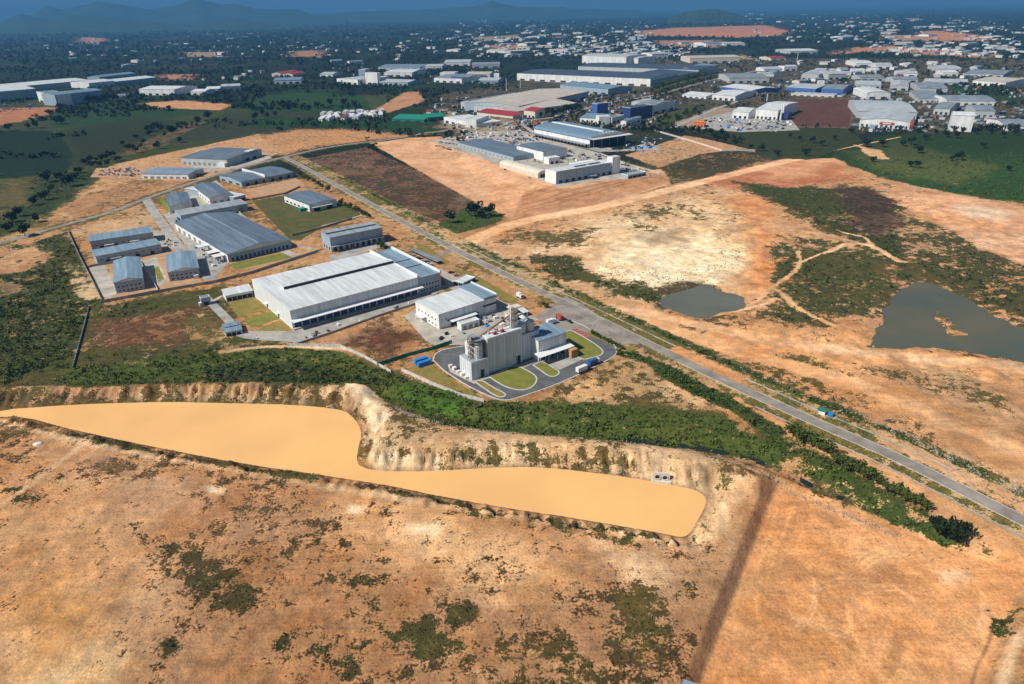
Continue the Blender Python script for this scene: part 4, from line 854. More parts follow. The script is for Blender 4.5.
ox = math.cos(o.rotation_euler.z), math.sin(o.rotation_euler.z); A = np.array(o.location[:2]) + np.array(ox) * (L + .12)
# the office end
q = house('office_block', 'blue flat-roofed office block joined to the right end of the largest warehouse', 'office', A, o.rotation_euler.z, 18.5, Wd, h - .8, wall='wall_grey', roof='roof_light', shape='flat')
openings(q, 'f', 7, 1, 17.5, 5.4, 6.9, .7); openings(q, 'f', 7, 1, 17.5, 1.6, 3.2, .7); openings(q, 'r', 14, 2, Wd - 2, 5.2, 6.7, .7); openings(q, 'r', 14, 2, Wd - 2, 1.5, 3.1, .7)
for y in (Wd * .33, Wd * .55): MB().box(1, 17, y, y + .5, q['h'] + .13, q['h'] + .5).build('roof_upstand', M['dark'], q)
MB().box(17.9, 18.8, -.3, Wd + .3, q['h'] - .6, q['h'] + 1.9).build('tall_parapet', M['trim'], q)
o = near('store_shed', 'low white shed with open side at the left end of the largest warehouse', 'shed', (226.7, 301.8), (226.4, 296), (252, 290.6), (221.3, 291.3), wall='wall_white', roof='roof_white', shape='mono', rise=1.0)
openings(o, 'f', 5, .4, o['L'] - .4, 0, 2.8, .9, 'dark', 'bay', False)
o = near('guard_hut', 'small blue-grey pump hut left of the lane behind the warehouse', 'hut', (202.2, 306), (201.6, 299), (210, 297), (198.5, 297), wall='wall_grey', roof='roof_light', shape='flat')
openings(o, 'f', 1, .5, o['L'] - .5, 0, 2.6, .7, 'dark', 'door'); MB().box(-1.6, -.05, .5, 3, -.5, 2.2).build('water_tank', M['trim'], o)
o = near('twin_roof_hut', 'white hut with two stepped lean-to roofs beside the lane bend', 'hut', (226.2, 337), (225.2, 332.8), (241.5, 329.4), (223, 325.8), wall='wall_white', roof='roof_light', shape='mono', rise=.5)
MB().box(.5, o['L'] - .5, o['W'] * .52, o['W'] + .4, o['h'] + .9, o['h'] + 1.1).build('upper_roof', M['roof_light'], o); openings(o, 'f', 3, .4, o['L'] - .4, 0, 2, .8, 'dark', 'bay', False)
o = near('white_factory', 'white two-storey factory with pale blue roof between warehouse and silo plant', 'factory', (439.5, 329.5), (438.8, 314.8), (495.9, 297), (416, 301.4), wall='wall_white', roof='roof_white', shape='gable_x', rise=.8, over=.2)
L, Wd, h = o['L'], o['W'], o['h']
MB().box(-.04, L * .74, -.08, .1, h * .42, h - .1).build('upper_cladding', M['wall_clad'], o)
MB().box(L * .78, L + .2, -.4, Wd + .3, h + .3, h + 1.9).build('rear_roof_box', M['roof_light'], o); MB().box(L - .1, L + .5, -.6, Wd + .5, h - .6, h + 2.8).build('tall_parapet', M['trim'], o)
MB().box(L * .76, L, -.14, .1, h * .55, h * .68).build('strip_window', M['dark'], o)
openings(o, 'f', 6, 5, L * .66, h * .36, h * .36 + 1.3, .5); openings(o, 'f', 2, 1, 7, h * .5, h * .5 + 1.3, .3); openings(o, 'l', 6, 2, Wd - 2, h * .5, h * .5 + 1.3, .3); openings(o, 'l', 6, 2, Wd - 2, 1.3, 2.6, .3)
openings(o, 'f', 4, 8, L * .7, 0, 3.6, .7, 'dark', 'dock_door', False); awning(o, L * .16, L * .60, 4.6, 4.5, 'trim')
MB().box(-3.5, .1, Wd * .55, Wd * .85, 3.3, 3.6).box(-3.4, -3.1, Wd * .56, Wd * .58, -.5, 3.3).box(-3.4, -3.1, Wd * .82, Wd * .84, -.5, 3.3).build('porch', M['trim'], o)
o = near('transformer_house', 'small white box building just below the white factory awning', 'outbuilding', (461.5, 331), (461, 325.2), (479.5, 320), (458.5, 322), wall='wall_white', roof='roof_white', shape='flat')
openings(o, 'f', 3, .5, o['L'] - .5, 0, 2.6, .6, 'door_grey', 'door')
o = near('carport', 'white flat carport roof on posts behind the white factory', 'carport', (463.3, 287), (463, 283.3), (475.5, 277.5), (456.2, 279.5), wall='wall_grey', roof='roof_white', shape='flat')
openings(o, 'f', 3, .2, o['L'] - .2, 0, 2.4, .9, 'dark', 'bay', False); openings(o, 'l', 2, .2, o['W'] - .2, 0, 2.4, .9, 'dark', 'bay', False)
o = near('store_shed', 'small white shed with sloped roof behind the silo tower', 'shed', (510, 321), (509.6, 317), (528, 311.5), (506, 314), wall='wall_white', roof='roof_white', shape='mono', rise=.6)
openings(o, 'f', 3, .4, o['L'] - .4, 0, 2.5, .6, 'dark', 'bay', False)
# vehicle shelter along the verge
a = np.array(g(409, 252)); b_ = np.array(g(437, 265)); u = (b_ - a); Ls = np.hypot(*u); o = empty('vehicle_shelter', (a[0], a[1], 0), math.atan2(u[1], u[0])); tag(o, 'long narrow grey vehicle shelter on the verge beside the main road', 'shelter')
MB().box(0, Ls, 0, 5, 2.5, 2.7).build('roof', M['roof_mid'], o)
for i in range(9):
    for y in (.2, 4.6): MB().box(Ls * i / 8.2 + .1, Ls * i / 8.2 + .3, y, y + .2, -.4, 2.5).build('post', M['steel'], o)
MB().box(0, Ls, -.02, .1, 2.1, 2.5).build('fascia', M['dark'], o)

# ------------------------------------------------------------------ silo plant: one complex of joined blocks
b0 = (472, 380.6); x, y, _ = gz(*b0); hl = solve_h(b0, (472, 363.5)); B = g(563.5, 331.5, hl + 1); u = B - np.array([x, y]); u /= np.hypot(*u); ang = math.atan2(u[1], u[0])
C = g(449, 358.6, hl); v = np.array([-u[1], u[0]]); Wp = float((C - np.array([x, y])) @ v)
pl = empty('silo_plant', (x, y, 0), ang); tag(pl, 'tall grey cladding silo plant with tower, tanks and pipework in the paved loop', 'plant')
def clad(name, x0, x1, y0, y1, z1, m='wall_clad', rm='roof_grey', ribs=True):
    bb = MB().box(x0, x1, y0, y1, -1, z1).build(name, M[m], pl); MB().box(x0 + .15, x1 - .15, y0 + .15, y1 - .15, z1 + .003, z1 + .25).build('block_roof', M[rm], bb)
    if ribs:
        r = MB(); k = int((x1 - x0) / 2.2)
        for i in range(k): xx = x0 + (x1 - x0) * (i + .5) / k; r.box(xx - .12, xx + .12, y0 - .16, y0 - .004, 0, z1 - .3)
        k = int((y1 - y0) / 2.2)
        for i in range(k): yy = y0 + (y1 - y0) * (i + .5) / k; r.box(x0 - .16, x0 - .004, yy - .12, yy + .12, 0, z1 - .3)
        r.build('cladding_rib', M['wall_clad'], bb)
    return bb
def lx(px, py, z=0):                         # plant-local position of a pixel at height z
    q = g(px, py, z) - np.array([x, y]); return float(q @ u), float(q @ v)
ht = solve_h((488.6, 373), (486, 338.4))
X1 = lx(486, 338.4, ht)[0]; X2 = lx(516, 325, ht)[0]; X3 = X2 + 13
clad('low_block', 0, X1 - .1, 0, Wp, hl)
clad('tall_block', X1, X2, 1.0, Wp - 4, ht, rm='roof_white')
clad('head_block', 3.5, X1 - .15, Wp * .42, Wp - .5, ht * .86, m='wall_white', rm='roof_white')
clad('bin_block', X2 + .1, X3, 2.5, Wp - 5, ht * .76)
xs_, ys_ = X2, 4.0
for i, (dx, dy) in enumerate(((3.0, 6.0), (9.0, 6.0), (3.0, 12.5), (9.0, 12.5))):
    tkn = MB().cyl(X2 + dx, dy, ht * .76 + .2, ht * 1.02, 2.7, n=20).cyl(X2 + dx, dy, ht * 1.02, ht * 1.08, 2.7, .5, n=20).build('tank', M['tank'], pl)
t1 = MB().cyl(X1 - 4.6, 4.2, hl, ht * .84, 3.0, n=20).cyl(X1 - 4.6, 4.2, ht * .84, ht * .92, 3.0, .4, n=20).build('tank', M['tank'], pl)
tr = MB()
for k in range(6): tr.cyl(X1 - 4.6, 4.2, hl + 1.5 + k * 1.9, hl + 1.7 + k * 1.9, 3.1, n=20)
tr.build('band', M['steel'], t1)
def tower(tx, ty, s, z0, z1, m='steel', nm='lattice_tower'):
    T = MB(); c = [(tx - s, ty - s), (tx + s, ty - s), (tx + s, ty + s), (tx - s, ty + s)]; nlev = max(3, int((z1 - z0) / (2.4 * s)))
    for p in c: T.box(p[0] - .16, p[0] + .16, p[1] - .16, p[1] + .16, z0, z1)
    for k in range(nlev):
        za = z0 + (z1 - z0) * k / nlev; zc = z0 + (z1 - z0) * (k + 1) / nlev
        for i in range(4): T.bar((*c[i], za), (*c[(i + 1) % 4], zc), .11); T.bar((*c[i], zc), (*c[(i + 1) % 4], zc), .11)
    return T.build(nm, M[m], pl)
tower(3.2, 5.0, 1.1, hl, ht * 1.06, 'rust')
for k in range(4): MB().box(1.6, 6.2, 3.2, 6.6, hl + 2.5 + k * 3.6, hl + 2.7 + k * 3.6).build('platform', M['steel'], pl)
for k in range(7): MB().bar((X1 - 2 - k * .9, 2.2 + k * .8, hl), (X1 - .4 - k * .5, 3 + k, ht * (.92 + .02 * k)), .2).build('pipe', M['steel' if k % 2 else 'rust'], pl)
for k in range(3): MB().cyl(6.2 + k * 2.1, Wp * .38, ht * .55, ht * 1.04, .28, n=8).build('pipe', M['rust' if k == 1 else 'steel'], pl)
hx, hy = lx(504, 327, ht)
hx = X2 - 2.0; hy = Wp - 6
MB().box(hx - 1.7, hx + 1.7, hy - 1.7, hy + 1.7, ht, ht + 11.5).build('elevator_tower', M['wall_white'], pl)
tower(hx - 2.6, hy - 1.6, .8, ht, ht + 13, 'wall_white')
for k, m in ((4, 'rust'), (8, 'wood'), (11.6, 'wall_cream')): MB().box(hx - 3.2, hx + 4.2, hy - 2.2, hy + 2.2, ht + k, ht + k + .3).box(hx - 2.6, hx - 1.75, hy - 2, hy + 1.2, ht + k + .31, ht + k + 1.6).build('platform', M[m], pl)
MB().bar((hx + 1, hy, ht + 11), (X3 - 4, 6, ht * 1.06), .35).build('conveyor', M['wall_cream'], pl); MB().bar((hx, hy - 1, ht + 9), (6, Wp * .6, ht * .9), .35).build('conveyor', M['rust'], pl)
vr = random.Random(3)
for k in range(16):
    xx = vr.uniform(X1 + 1, X3 - 1); yy = vr.uniform(Wp - 9, Wp - 5) if xx < X2 else vr.uniform(9, Wp - 6); zt = ht if xx < X2 else ht * .76; s = vr.uniform(.4, 1.1)
    MB().box(xx - s, xx + s, yy - s * .7, yy + s * .7, zt + .26, zt + .3 + vr.uniform(.8, 2.4)).cyl(xx + s * .3, yy, zt + 1, zt + vr.uniform(2, 4), .18, n=8).build('roof_unit', M[vr.choice(['steel', 'rust', 'wall_white', 'red_paint'])], pl)
# equipment yard behind the plant
for k in range(14):
    xx = vr.uniform(2, X2); yy = Wp + vr.uniform(1.5, 8); s = vr.uniform(.6, 1.7); MB().box(xx - s, xx + s, yy - s, yy + s, -.5, vr.uniform(1.5, 4)).cyl(xx, yy, 1, vr.uniform(3, 6.5), s * .4, n=10).build('process_unit', M[vr.choice(['steel', 'rust', 'wall_cream', 'wall_white', 'door_grey'])], pl)
for (xa, xb, y0, z1) in ((X1 - 6, X1 - 3, -.07, 4.6), (X2 - 4, X2 - 1, .93, 5.0)): MB().box(xa, xb, y0 - .01, y0 + .5, 0, z1).build('door', M['dark'], pl)
for k in range(5): MB().box(-2.2, -.2, 3 + k * 4.2, 5 + k * 4.2, -.3, 1.2 + (k % 2) * .5).build('ground_unit', M['trim' if k % 2 else 'wall_cream'], pl)
# packing hall
o = near('packing_hall', 'grey hall with dock canopy joined to the right of the silo plant', 'hall', (538.6, 361.5), (538, 341.5), (564.5, 331.5), (524.5, 331.5), wall='wall_clad', roof='roof_light', shape='mono', rise=.8, over=.25, ang=ang)
L, Wd, h = o['L'], o['W'], o['h']
openings(o, 'f', 5, 1.5, L - 1, .2, 4.6, .75, 'door_blue', 'dock_door', False); awning(o, -3, L + 2, 5.6, 5.5, 'trim', posts=5)
r = MB()
for i in range(11): r.box(1 + (L - 2) * i / 10 - .12, 1 + (L - 2) * i / 10 + .12, -.15, -.003, 5.9, h - .2)
r.build('cladding_rib', M['wall_clad'], o)
# crates, containers
cr = empty('lumber_stack', (*gz(573, 356.5)[:2], .1), ang); tag(cr, 'tall stack of orange timber pallets at the edge of the concrete apron', 'timber stack')
for k in range(9):
    for j in range(2): MB().box(-2.4 + j * 2.5 + vr.uniform(-.15, .15), j * 2.5 + vr.uniform(-.1, .1), -1.5, 1.5, k * .55, k * .55 + .46).build('pallet', M['wood'], cr)
for i, (px, py) in enumerate(((417.5, 364.5), (420.5, 367.5))):
    q = gz(px, py); o = empty('container', (q[0], q[1], 0), ang); tag(o, ('bright blue container at the lawn corner, the farther of two' if i == 0 else 'bright blue container at the lawn corner, the nearer of two'), 'container')
    MB().box(-1, 7, 0, 2.5, .05, 2.6).build('box', M['blue_paint'], o); rr_ = MB()
    for k in range(12): rr_.box(-.8 + k * .65, -.55 + k * .65, -.08, 0, .2, 2.45)
    rr_.build('rib', M['blue_paint'], o); MB().box(6.95, 7.06, .1, 2.4, .2, 2.4).build('door', M['door_blue'], o)

# ------------------------------------------------------------------ compound on the raised platform
RA = math.atan2(*(ROAD_B[30] - ROAD_B[20])[::-1])     # along the main road
o = near('long_shed', 'long dark-roofed shed with pale lit side on the raised orange platform', 'shed', (513.5, 161), (513.5, 157), (538, 151), (463.6, 141.5), wall='wall_grey', roof='roof_slate', shape='gable_y', rise=1.0, ang=RA + math.pi / 2)
openings(o, 'l', 14, 3, o['W'] - 3, 0, 3, .4, 'door_grey', 'door')
o = near('store_hall', 'shorter grey-roofed hall right of the long dark-roofed shed on the platform', 'hall', (543.3, 160.5), (543.3, 151.8), (562, 147), (522, 144.6), wall='wall_white', roof='roof_slate', shape='gable_y', rise=1.2, ang=RA + math.pi / 2)
o = near('barrel_tent', 'cream barrel-roofed storage tent on the raised platform edge', 'storage tent', (538, 178.3), (538, 174.3), (547.5, 171.5), (508, 162), wall='wall_cream', roof='wall_cream', shape='barrel_y', rise=3.2, over=.1, ang=RA + math.pi / 2)
openings(o, 'f', 1, 1, o['L'] - 1, 0, 4, .7, 'dark', 'door', False)
o = near('white_factory', 'white L-shaped factory with square corner tower on the raised platform', 'factory', (556, 184.2), (556, 172), (616.5, 160.5), (547.8, 168.6), wall='wall_white', roof='roof_white', shape='flat', ang=RA + math.pi / 2)
L, Wd, h = o['L'], o['W'], o['h']
MB().box(-.0, L, -.07, .1, -.5, h).build('front_cladding', M['wall_grey'], o); openings(o, 'f', 9, 2, L - 10, .2, 3.6, .5, 'dark', 'door', False)
MB().box(L - 12, L + .1, -1, 8, -.5, h + 6).build('tower', M['wall_white'], o); part(o, 'tower_roof', 'roof_white', L - 11.6, L - .3, -.6, 7.6, h + 6.003, h + 6.2)
for k in range(2): MB().box(L * .35 + k * 20, L * .35 + 17 + k * 20, Wd * .3, Wd * .5, h + .13, h + .9).build('skylight', M['roof_dark'], o)
MB().box(L * .5, L - 12.2, Wd, Wd + 16, -.5, h - 1.5).build('rear_wing', M['wall_white'], o); MB().box(L * .5, L * .6, -6, -.1, 3.2, 3.6).box(L * .5, L * .5 + .3, -6, -5.7, -.5, 3.2).box(L * .6 - .3, L * .6, -6, -5.7, -.5, 3.2).build('canopy', M['steel'], o)
o = farb('outbuilding', 'small white outbuilding behind the cream tent on the platform', 'outbuilding', 549, 164.5, 560, 163, 158.5, 155.5, wall='wall_white', roof='roof_white', shape='flat', maxw=18)
openings(o, 'f', 2, 1, o['L'] - 1, 0, 3.5, .5, 'dark', 'door', False)
o = farb('open_shelter', 'low grey open shelter right of the L-shaped white factory', 'shelter', 628, 179, 646, 175.5, 176, 171, wall='wall_grey', roof='roof_grey', shape='flat', maxw=14); openings(o, 'f', 4, .3, o['L'] - .3, 0, 2.6, .85, 'dark', 'bay', False)
o = near('terminal_hall', 'white logistics hall with blue barrel roof and deep shaded end canopy', 'hall', (589.5, 148), (588.5, 139), (625.5, 133.5), (552, 125.5), wall='wall_white', roof='roof_blue', shape='barrel_y', rise=5.0, over=1.2, ang=RA + math.pi / 2)
L, Wd, h = o['L'], o['W'], o['h']
openings(o, 'l', 16, 3, Wd - 3, 0, 4.4, .5, 'dark', 'dock_door', False)
MB().box(-9, -.1, 0, Wd, 4.9, 5.3).build('side_canopy', M['roof_mid'], o); MB().box(1, L - 1, -.09, .1, 0, h - 1.5).build('end_opening', M['dark'], o); awning(o, -2, L + 3, h + .6, 11, 'roof_white', posts=6)
MB().box(L * .47, L * .53, 10, Wd - 3, h + 5.1, h + 6.3).build('ridge_monitor', M['trim'], o)
for k in range(12): MB().box(2 + (L - 4) * k / 11 - .35, 2 + (L - 4) * k / 11 + .35, -1.0, 3.2, h + 5.2 * math.sin(math.pi * (2 + (L - 4) * k / 11) / L) + .2, h + 5.2 * math.sin(math.pi * (2 + (L - 4) * k / 11) / L) + .9).build('roof_fin', M['trim'], o)
# ------------------------------------------------------------------ far industrial estates, seen against the plain
def simple(x1, y1, x2, y2, ytf, ytb, wall, roof, shape, label, cat='factory', name='factory', n=0, om='dark', **kw):
    o = farb(name, label, cat, x1, y1, x2, y2, ytf, ytb, wall=wall, roof=roof, shape=shape, **kw)
    if n: openings(o, 'f', n, 1, o['L'] - 1, .3, min(4.5, o['h'] * .5), .5, om, 'door', False)
    return o
EST = [
 # middle: red-roofed works and tan roofs
 (444, 122.5, 476, 127.5, 117, 112.8, 'wall_white', 'roof_white', 'flat', 'bright white flat factory in front of the red-roofed offices, left half', 'factory', 5),
 (476.5, 127.5, 489, 122.5, 120, 113.2, 'wall_white', 'roof_white', 'flat', 'bright white flat factory in front of the red-roofed offices, right half', 'factory', 3),
 (461, 108.5, 473, 109.5, 101.5, 90, 'wall_pale', 'roof_mid', 'gable_y', 'grey-roofed long shed left of the tan-roofed factory', 'shed', 3),
 (474, 112, 517, 116, 105.5, 88, 'wall_pale', 'roof_tan', 'gable_y', 'large tan-roofed factory behind the red-roofed offices', 'factory', 4),
 (519, 114, 588, 99, 106, 86, 'wall_grey', 'roof_tan', 'gable_x', 'long tan-roofed factory hall running behind the red house', 'factory', 6),
 (477, 116.5, 513, 118.5, 112, 109, 'wall_cream', 'roof_red', 'gable_x', 'long low office with dark red roof', 'office', 6),
 (524, 117, 535, 118.5, 110, 106.5, 'wall_cream', 'roof_red', 'gable_x', 'two-storey house with bright red roof among trees', 'house', 3),
 (580, 121.5, 604, 123, 117.5, 113, 'wall_white', 'roof_blue', 'gable_x', 'white and blue works left of the white cube', 'factory', 5),
 (597, 116, 608, 115, 104, 102, 'wall_blue', 'roof_light', 'flat', 'blue and white square tower of the works', 'tower', 2),
 (599, 124.5, 610, 124, 117, 115, 'wall_white', 'roof_white', 'flat', 'white windowless cube beside the blue tower', 'building', 0),
 (612, 124, 624, 122.5, 118, 114, 'wall_pale', 'roof_mid', 'flat', 'grey works building right of the white cube', 'factory', 3),
 (626, 126.5, 641, 124.5, 121, 118, 'wall_white', 'roof_blue', 'gable_x', 'low blue-roofed annex below the dark process building', 'annex', 3),
 (630, 120, 652, 116.5, 108, 104.5, 'door_blue', 'roof_dark', 'flat', 'dark blue process building between tower and grey-roofed hall', 'factory', 4),
 (652, 114.5, 675, 109.5, 106, 99, 'wall_white', 'roof_mid', 'gable_y', 'grey-roofed hall with white and dark blue sides next to lawns', 'hall', 3),
 (640, 105.5, 652, 103, 102, 98.5, 'wall_pale', 'roof_pale', 'gable_x', 'pale shed behind the dark blue process building', 'shed', 2),
 # great dark roofs
 (517, 80, 650, 86.5, 73, 66, 'wall_white', 'roof_dark', 'gable_x', 'huge dark-roofed factory with long white front wall', 'factory', 12),
 (650.5, 86.5, 698, 77, 80.8, 68, 'wall_grey', 'roof_dark', 'mono', 'dark-roofed right end of the huge factory', 'factory', 5),
 (578, 72, 698, 76.5, 66, 57.5, 'wall_pale', 'roof_dark', 'gable_x', 'second huge dark-roofed factory behind the long white front', 'factory', 8),
 (698.5, 76, 717, 70.5, 70, 63, 'wall_grey', 'roof_mid', 'mono', 'grey end block of the second dark-roofed factory', 'factory', 2),
 (582, 63, 626, 65, 55.5, 53.5, 'wall_white', 'roof_pale', 'barrel_x', 'white high bay rising behind the dark roofs', 'factory', 0),
 (628, 64, 638, 64.6, 58, 56, 'wall_white', 'roof_pale', 'barrel_x', 'short white high bay right of the long one', 'factory', 0),
 (560, 90, 608, 95, 84.5, 82, 'wall_grey', 'roof_blue', 'gable_x', 'low blue-roofed row in front of the long white wall', 'factory', 6),
 (652, 58.5, 668, 58, 54, 52, 'wall_white', 'roof_pale', 'gable_x', 'pale-roofed hall behind the dark roofs', 'hall', 3),
 (690, 63, 740, 62, 58, 55, 'wall_cream', 'roof_tan', 'gable_x', 'long tan-roofed hall at the end of the avenue', 'hall', 5),
 # right of the avenue
 (682, 97, 706, 99, 94.5, 91.5, 'wall_white', 'roof_white', 'gable_x', 'white and blue factory, left of the pair beside the avenue', 'factory', 4),
 (712, 99.5, 735, 101, 94.5, 89, 'wall_white', 'roof_white', 'gable_x', 'white-roofed factory with dark blue end, right of the pair beside the avenue', 'factory', 4),
 (721, 90, 751, 94, 86.5, 83, 'wall_blue', 'roof_white', 'gable_x', 'deep blue walled factory behind the white pair', 'factory', 4),
 (729, 83, 769, 82.5, 78, 73, 'wall_pale', 'roof_mid', 'gable_x', 'long grey-roofed hall behind the deep blue factory', 'hall', 5),
 (732, 118, 748, 119, 111.5, 107, 'wall_white', 'roof_white', 'gable_x', 'small white factory with blue stripe left of the stack building', 'factory', 3),
 (755, 118.5, 777, 120, 109, 100.5, 'wall_white', 'roof_white', 'gable_x', 'white factory with two tall stacks on its right side', 'factory', 5),
 (785, 92, 815, 94, 87, 83, 'wall_blue', 'roof_pale', 'gable_x', 'low blue-walled shed behind the dark ploughed plot, left one', 'shed', 5),
 (821, 94.5, 842, 95.5, 88.5, 84, 'wall_blue', 'roof_mid', 'gable_x', 'low blue-walled shed behind the dark ploughed plot, right one', 'shed', 4),
 (791, 95.5, 834, 97.5, 93.8, 92.5, 'wall_cream', 'roof_pale', 'flat', 'long low cream building along the dark ploughed plot', 'building', 6),
 (801, 79.5, 818, 80, 74, 70, 'wall_pale', 'roof_pale', 'gable_y', 'pale gabled factory beside the white tower block', 'factory', 3),
 (818, 87, 824, 87, 81, 79.5, 'wall_white', 'roof_white', 'flat', 'small white tower block between the blue sheds', 'tower', 1),
 (828, 79.5, 846, 79, 74, 70.5, 'wall_pale', 'roof_pale', 'gable_x', 'pale shed right of the pale gabled factory', 'shed', 3),
 (771, 60.5, 786, 60, 58, 56, 'wall_cream', 'roof_red', 'gable_x', 'low shed with dark red roof in the middle distance', 'shed', 2),
 (790, 54, 818, 53.5, 51, 47, 'wall_pale', 'roof_white', 'gable_x', 'broad white-roofed halls beyond the red-roofed shed', 'hall', 4),
 (706, 46.5, 722, 46, 43.5, 41.5, 'wall_white', 'roof_blue', 'gable_x', 'bright blue-roofed hall far behind the estate', 'hall', 2),
 (724, 46, 745, 45.5, 43.5, 41.5, 'wall_white', 'roof_tan', 'gable_x', 'tan-roofed hall right of the far blue-roofed one', 'hall', 2),
 (764, 72, 782, 71.5, 69, 67, 'wall_white', 'roof_pale', 'gable_x', 'pale hall among trees left of the pale gabled factory', 'hall', 2),
 (784, 71, 797, 70.5, 66.5, 64.5, 'wall_white', 'roof_white', 'flat', 'white block with stepped roof in mid estate', 'building', 2),
 # far right estate
 (859, 126.5, 909, 129.5, 119.5, 112, 'wall_white', 'roof_pale', 'gable_y', 'pale factory front block with red sign facing the green field', 'factory', 10),
 (857, 118, 916, 119.5, 111, 97, 'wall_pale', 'roof_pale', 'gable_x', 'broad pale main hall behind the red-signed factory block', 'factory', 0),
 (866, 99, 890, 99, 93.5, 88.5, 'wall_white', 'roof_white', 'barrel_y', 'curved white hall behind the broad pale hall', 'hall', 2),
 (949.5, 131, 971, 132, 115, 110, 'wall_white', 'roof_white', 'gable_x', 'tall white windowless block at the edge of the green field', 'building', 0),
 (946, 105.5, 994, 106, 100.5, 96, 'wall_white', 'roof_mid', 'barrel_x', 'long grey barrel-roofed hall below the green plot', 'hall', 6),
 (933, 114, 949, 115, 108, 101.5, 'wall_pale', 'roof_mid', 'gable_x', 'grey hall left of the tall white block', 'hall', 3),
 (975, 117.5, 994, 118, 110.5, 105, 'wall_pale', 'roof_mid', 'gable_x', 'grey hall right of the tall white block', 'hall', 3),
 (1006, 131, 1040, 131.5, 126, 119, 'wall_white', 'roof_mid', 'gable_x', 'grey-roofed white hall cut by the right edge of the picture', 'hall', 5),
 (919, 93, 947, 93.5, 88, 82.5, 'wall_pale', 'roof_mid', 'gable_x', 'grey hall with square dark doorway beside the green plot', 'hall', 2),
 (918, 102, 942, 102.5, 98.5, 92.5, 'wall_pale', 'roof_mid', 'mono', 'low dark-grey roofed hall in front of the one with square doorway', 'hall', 4),
 (890, 90, 908, 90.5, 86, 81, 'wall_pale', 'roof_pale', 'gable_y', 'gabled pale hall behind the curved white hall', 'hall', 2),
 (856, 87.5, 881, 88, 84.5, 80.5, 'wall_pale', 'roof_pale', 'gable_x', 'pale shed at the left rear of the right estate', 'shed', 4),
 (860, 81, 884, 80.8, 77.5, 75, 'wall_pale', 'roof_mid', 'gable_x', 'grey shed directly behind the left rear pale shed', 'shed', 3),
 (896, 76.5, 917, 76.8, 73, 70.8, 'wall_white', 'roof_pale', 'gable_x', 'white hall with red panel in the right estate', 'hall', 2),
 (893, 82, 918, 82, 79, 76.8, 'wall_pale', 'roof_mid', 'gable_x', 'grey-blue hall below the one with red panel', 'hall', 3),
 (972, 84.5, 1005, 87, 80.3, 76, 'wall_white', 'roof_tan', 'gable_x', 'largest cream-roofed hall right of the green plot', 'hall', 6),
 (939, 71.5, 961, 71.5, 68.5, 65.5, 'wall_pale', 'roof_pale', 'barrel_x', 'pale barrel-roofed hall at the rear of the right estate', 'hall', 3),
 (943, 76, 958, 76, 72.5, 70.5, 'wall_white', 'roof_white', 'gable_x', 'white hall in front of the rear barrel-roofed one', 'hall', 2),
 (964, 75.5, 1003, 77, 73.5, 68.5, 'wall_pale', 'roof_mid', 'gable_x', 'long grey hall behind the cream-roofed one', 'hall', 5),
 (925, 83.5, 968, 84.5, 81.5, 79, 'wall_pale', 'roof_pale', 'gable_x', 'long low pale shed above the green plot', 'shed', 5),
 (876, 68.5, 892, 68.5, 65, 63, 'wall_white', 'roof_pale', 'gable_x', 'white shed far at the rear of the right estate', 'shed', 2),
 (852, 73, 865, 73, 69.5, 67, 'wall_white', 'roof_white', 'flat', 'white block at the left rear of the right estate', 'building', 1),
 (856, 66.5, 872, 66.3, 63, 60.5, 'wall_white', 'roof_white', 'barrel_x', 'small white barrel hall at the farthest left of the right estate', 'hall', 1),
 # left middle
 (434, 82, 462, 83.2, 77.5, 73.5, 'wall_white', 'roof_mid', 'gable_x', 'white factory with grey roof in front of a dark tree belt', 'factory', 4),
 (463, 83, 474, 80.5, 77.5, 73.8, 'wall_blue', 'roof_mid', 'mono', 'blue-walled end of the white factory by the tree belt', 'factory', 2),
 (440, 77, 455, 77, 72.5, 70.5, 'wall_white', 'roof_white', 'flat', 'white upper block behind the factory by the tree belt', 'building', 1),
 (466, 77.5, 490, 77.5, 74, 71.8, 'wall_white', 'roof_tan', 'gable_x', 'tan-roofed shed right of the white upper block', 'shed', 3),
 (494, 80, 499, 80, 73.5, 72.5, 'wall_white', 'roof_white', 'flat', 'small white stair tower left of the long white wall', 'tower', 0),
 (478, 83.5, 498, 83.5, 80.5, 77.5, 'wall_grey', 'roof_pale', 'gable_x', 'low pale shed below the small stair tower', 'shed', 3),
 (337, 83, 358, 84.5, 78.5, 74, 'wall_white', 'roof_pale', 'flat', 'white works left of the pale tower block', 'factory', 4),
 (359, 78, 366, 78, 69.5, 67.5, 'wall_grey', 'roof_pale', 'flat', 'grey block behind the pale tower', 'building', 1),
 (366, 84, 378, 84.5, 66, 62.5, 'wall_white', 'roof_pale', 'flat', 'pale multi-storey process tower rising over the left works', 'tower', 2),
 (379, 84.5, 408, 85.5, 81.5, 79, 'wall_grey', 'roof_pale', 'gable_x', 'long low grey shed right of the pale tower', 'shed', 6),
 (384, 76.5, 412, 76.5, 72.5, 69, 'wall_white', 'roof_white', 'gable_x', 'bright white hall behind the low grey shed', 'hall', 3),
 (378, 70, 420, 70, 67, 64, 'wall_pale', 'roof_blue', 'gable_x', 'blue-roofed long hall behind the bright white hall', 'hall', 4),
 (425, 69.5, 442, 69.2, 66.5, 64, 'wall_white', 'roof_pale', 'gable_x', 'white hall far right of the blue-roofed long hall', 'hall', 2),
 (444, 66, 470, 65.5, 62.5, 59, 'wall_white', 'roof_pale', 'gable_x', 'pair of pale halls at the back of the left works', 'hall', 3),
 (472, 68, 500, 67.5, 65, 62, 'wall_pale', 'roof_mid', 'gable_x', 'grey hall behind the tan-roofed shed', 'hall', 3),
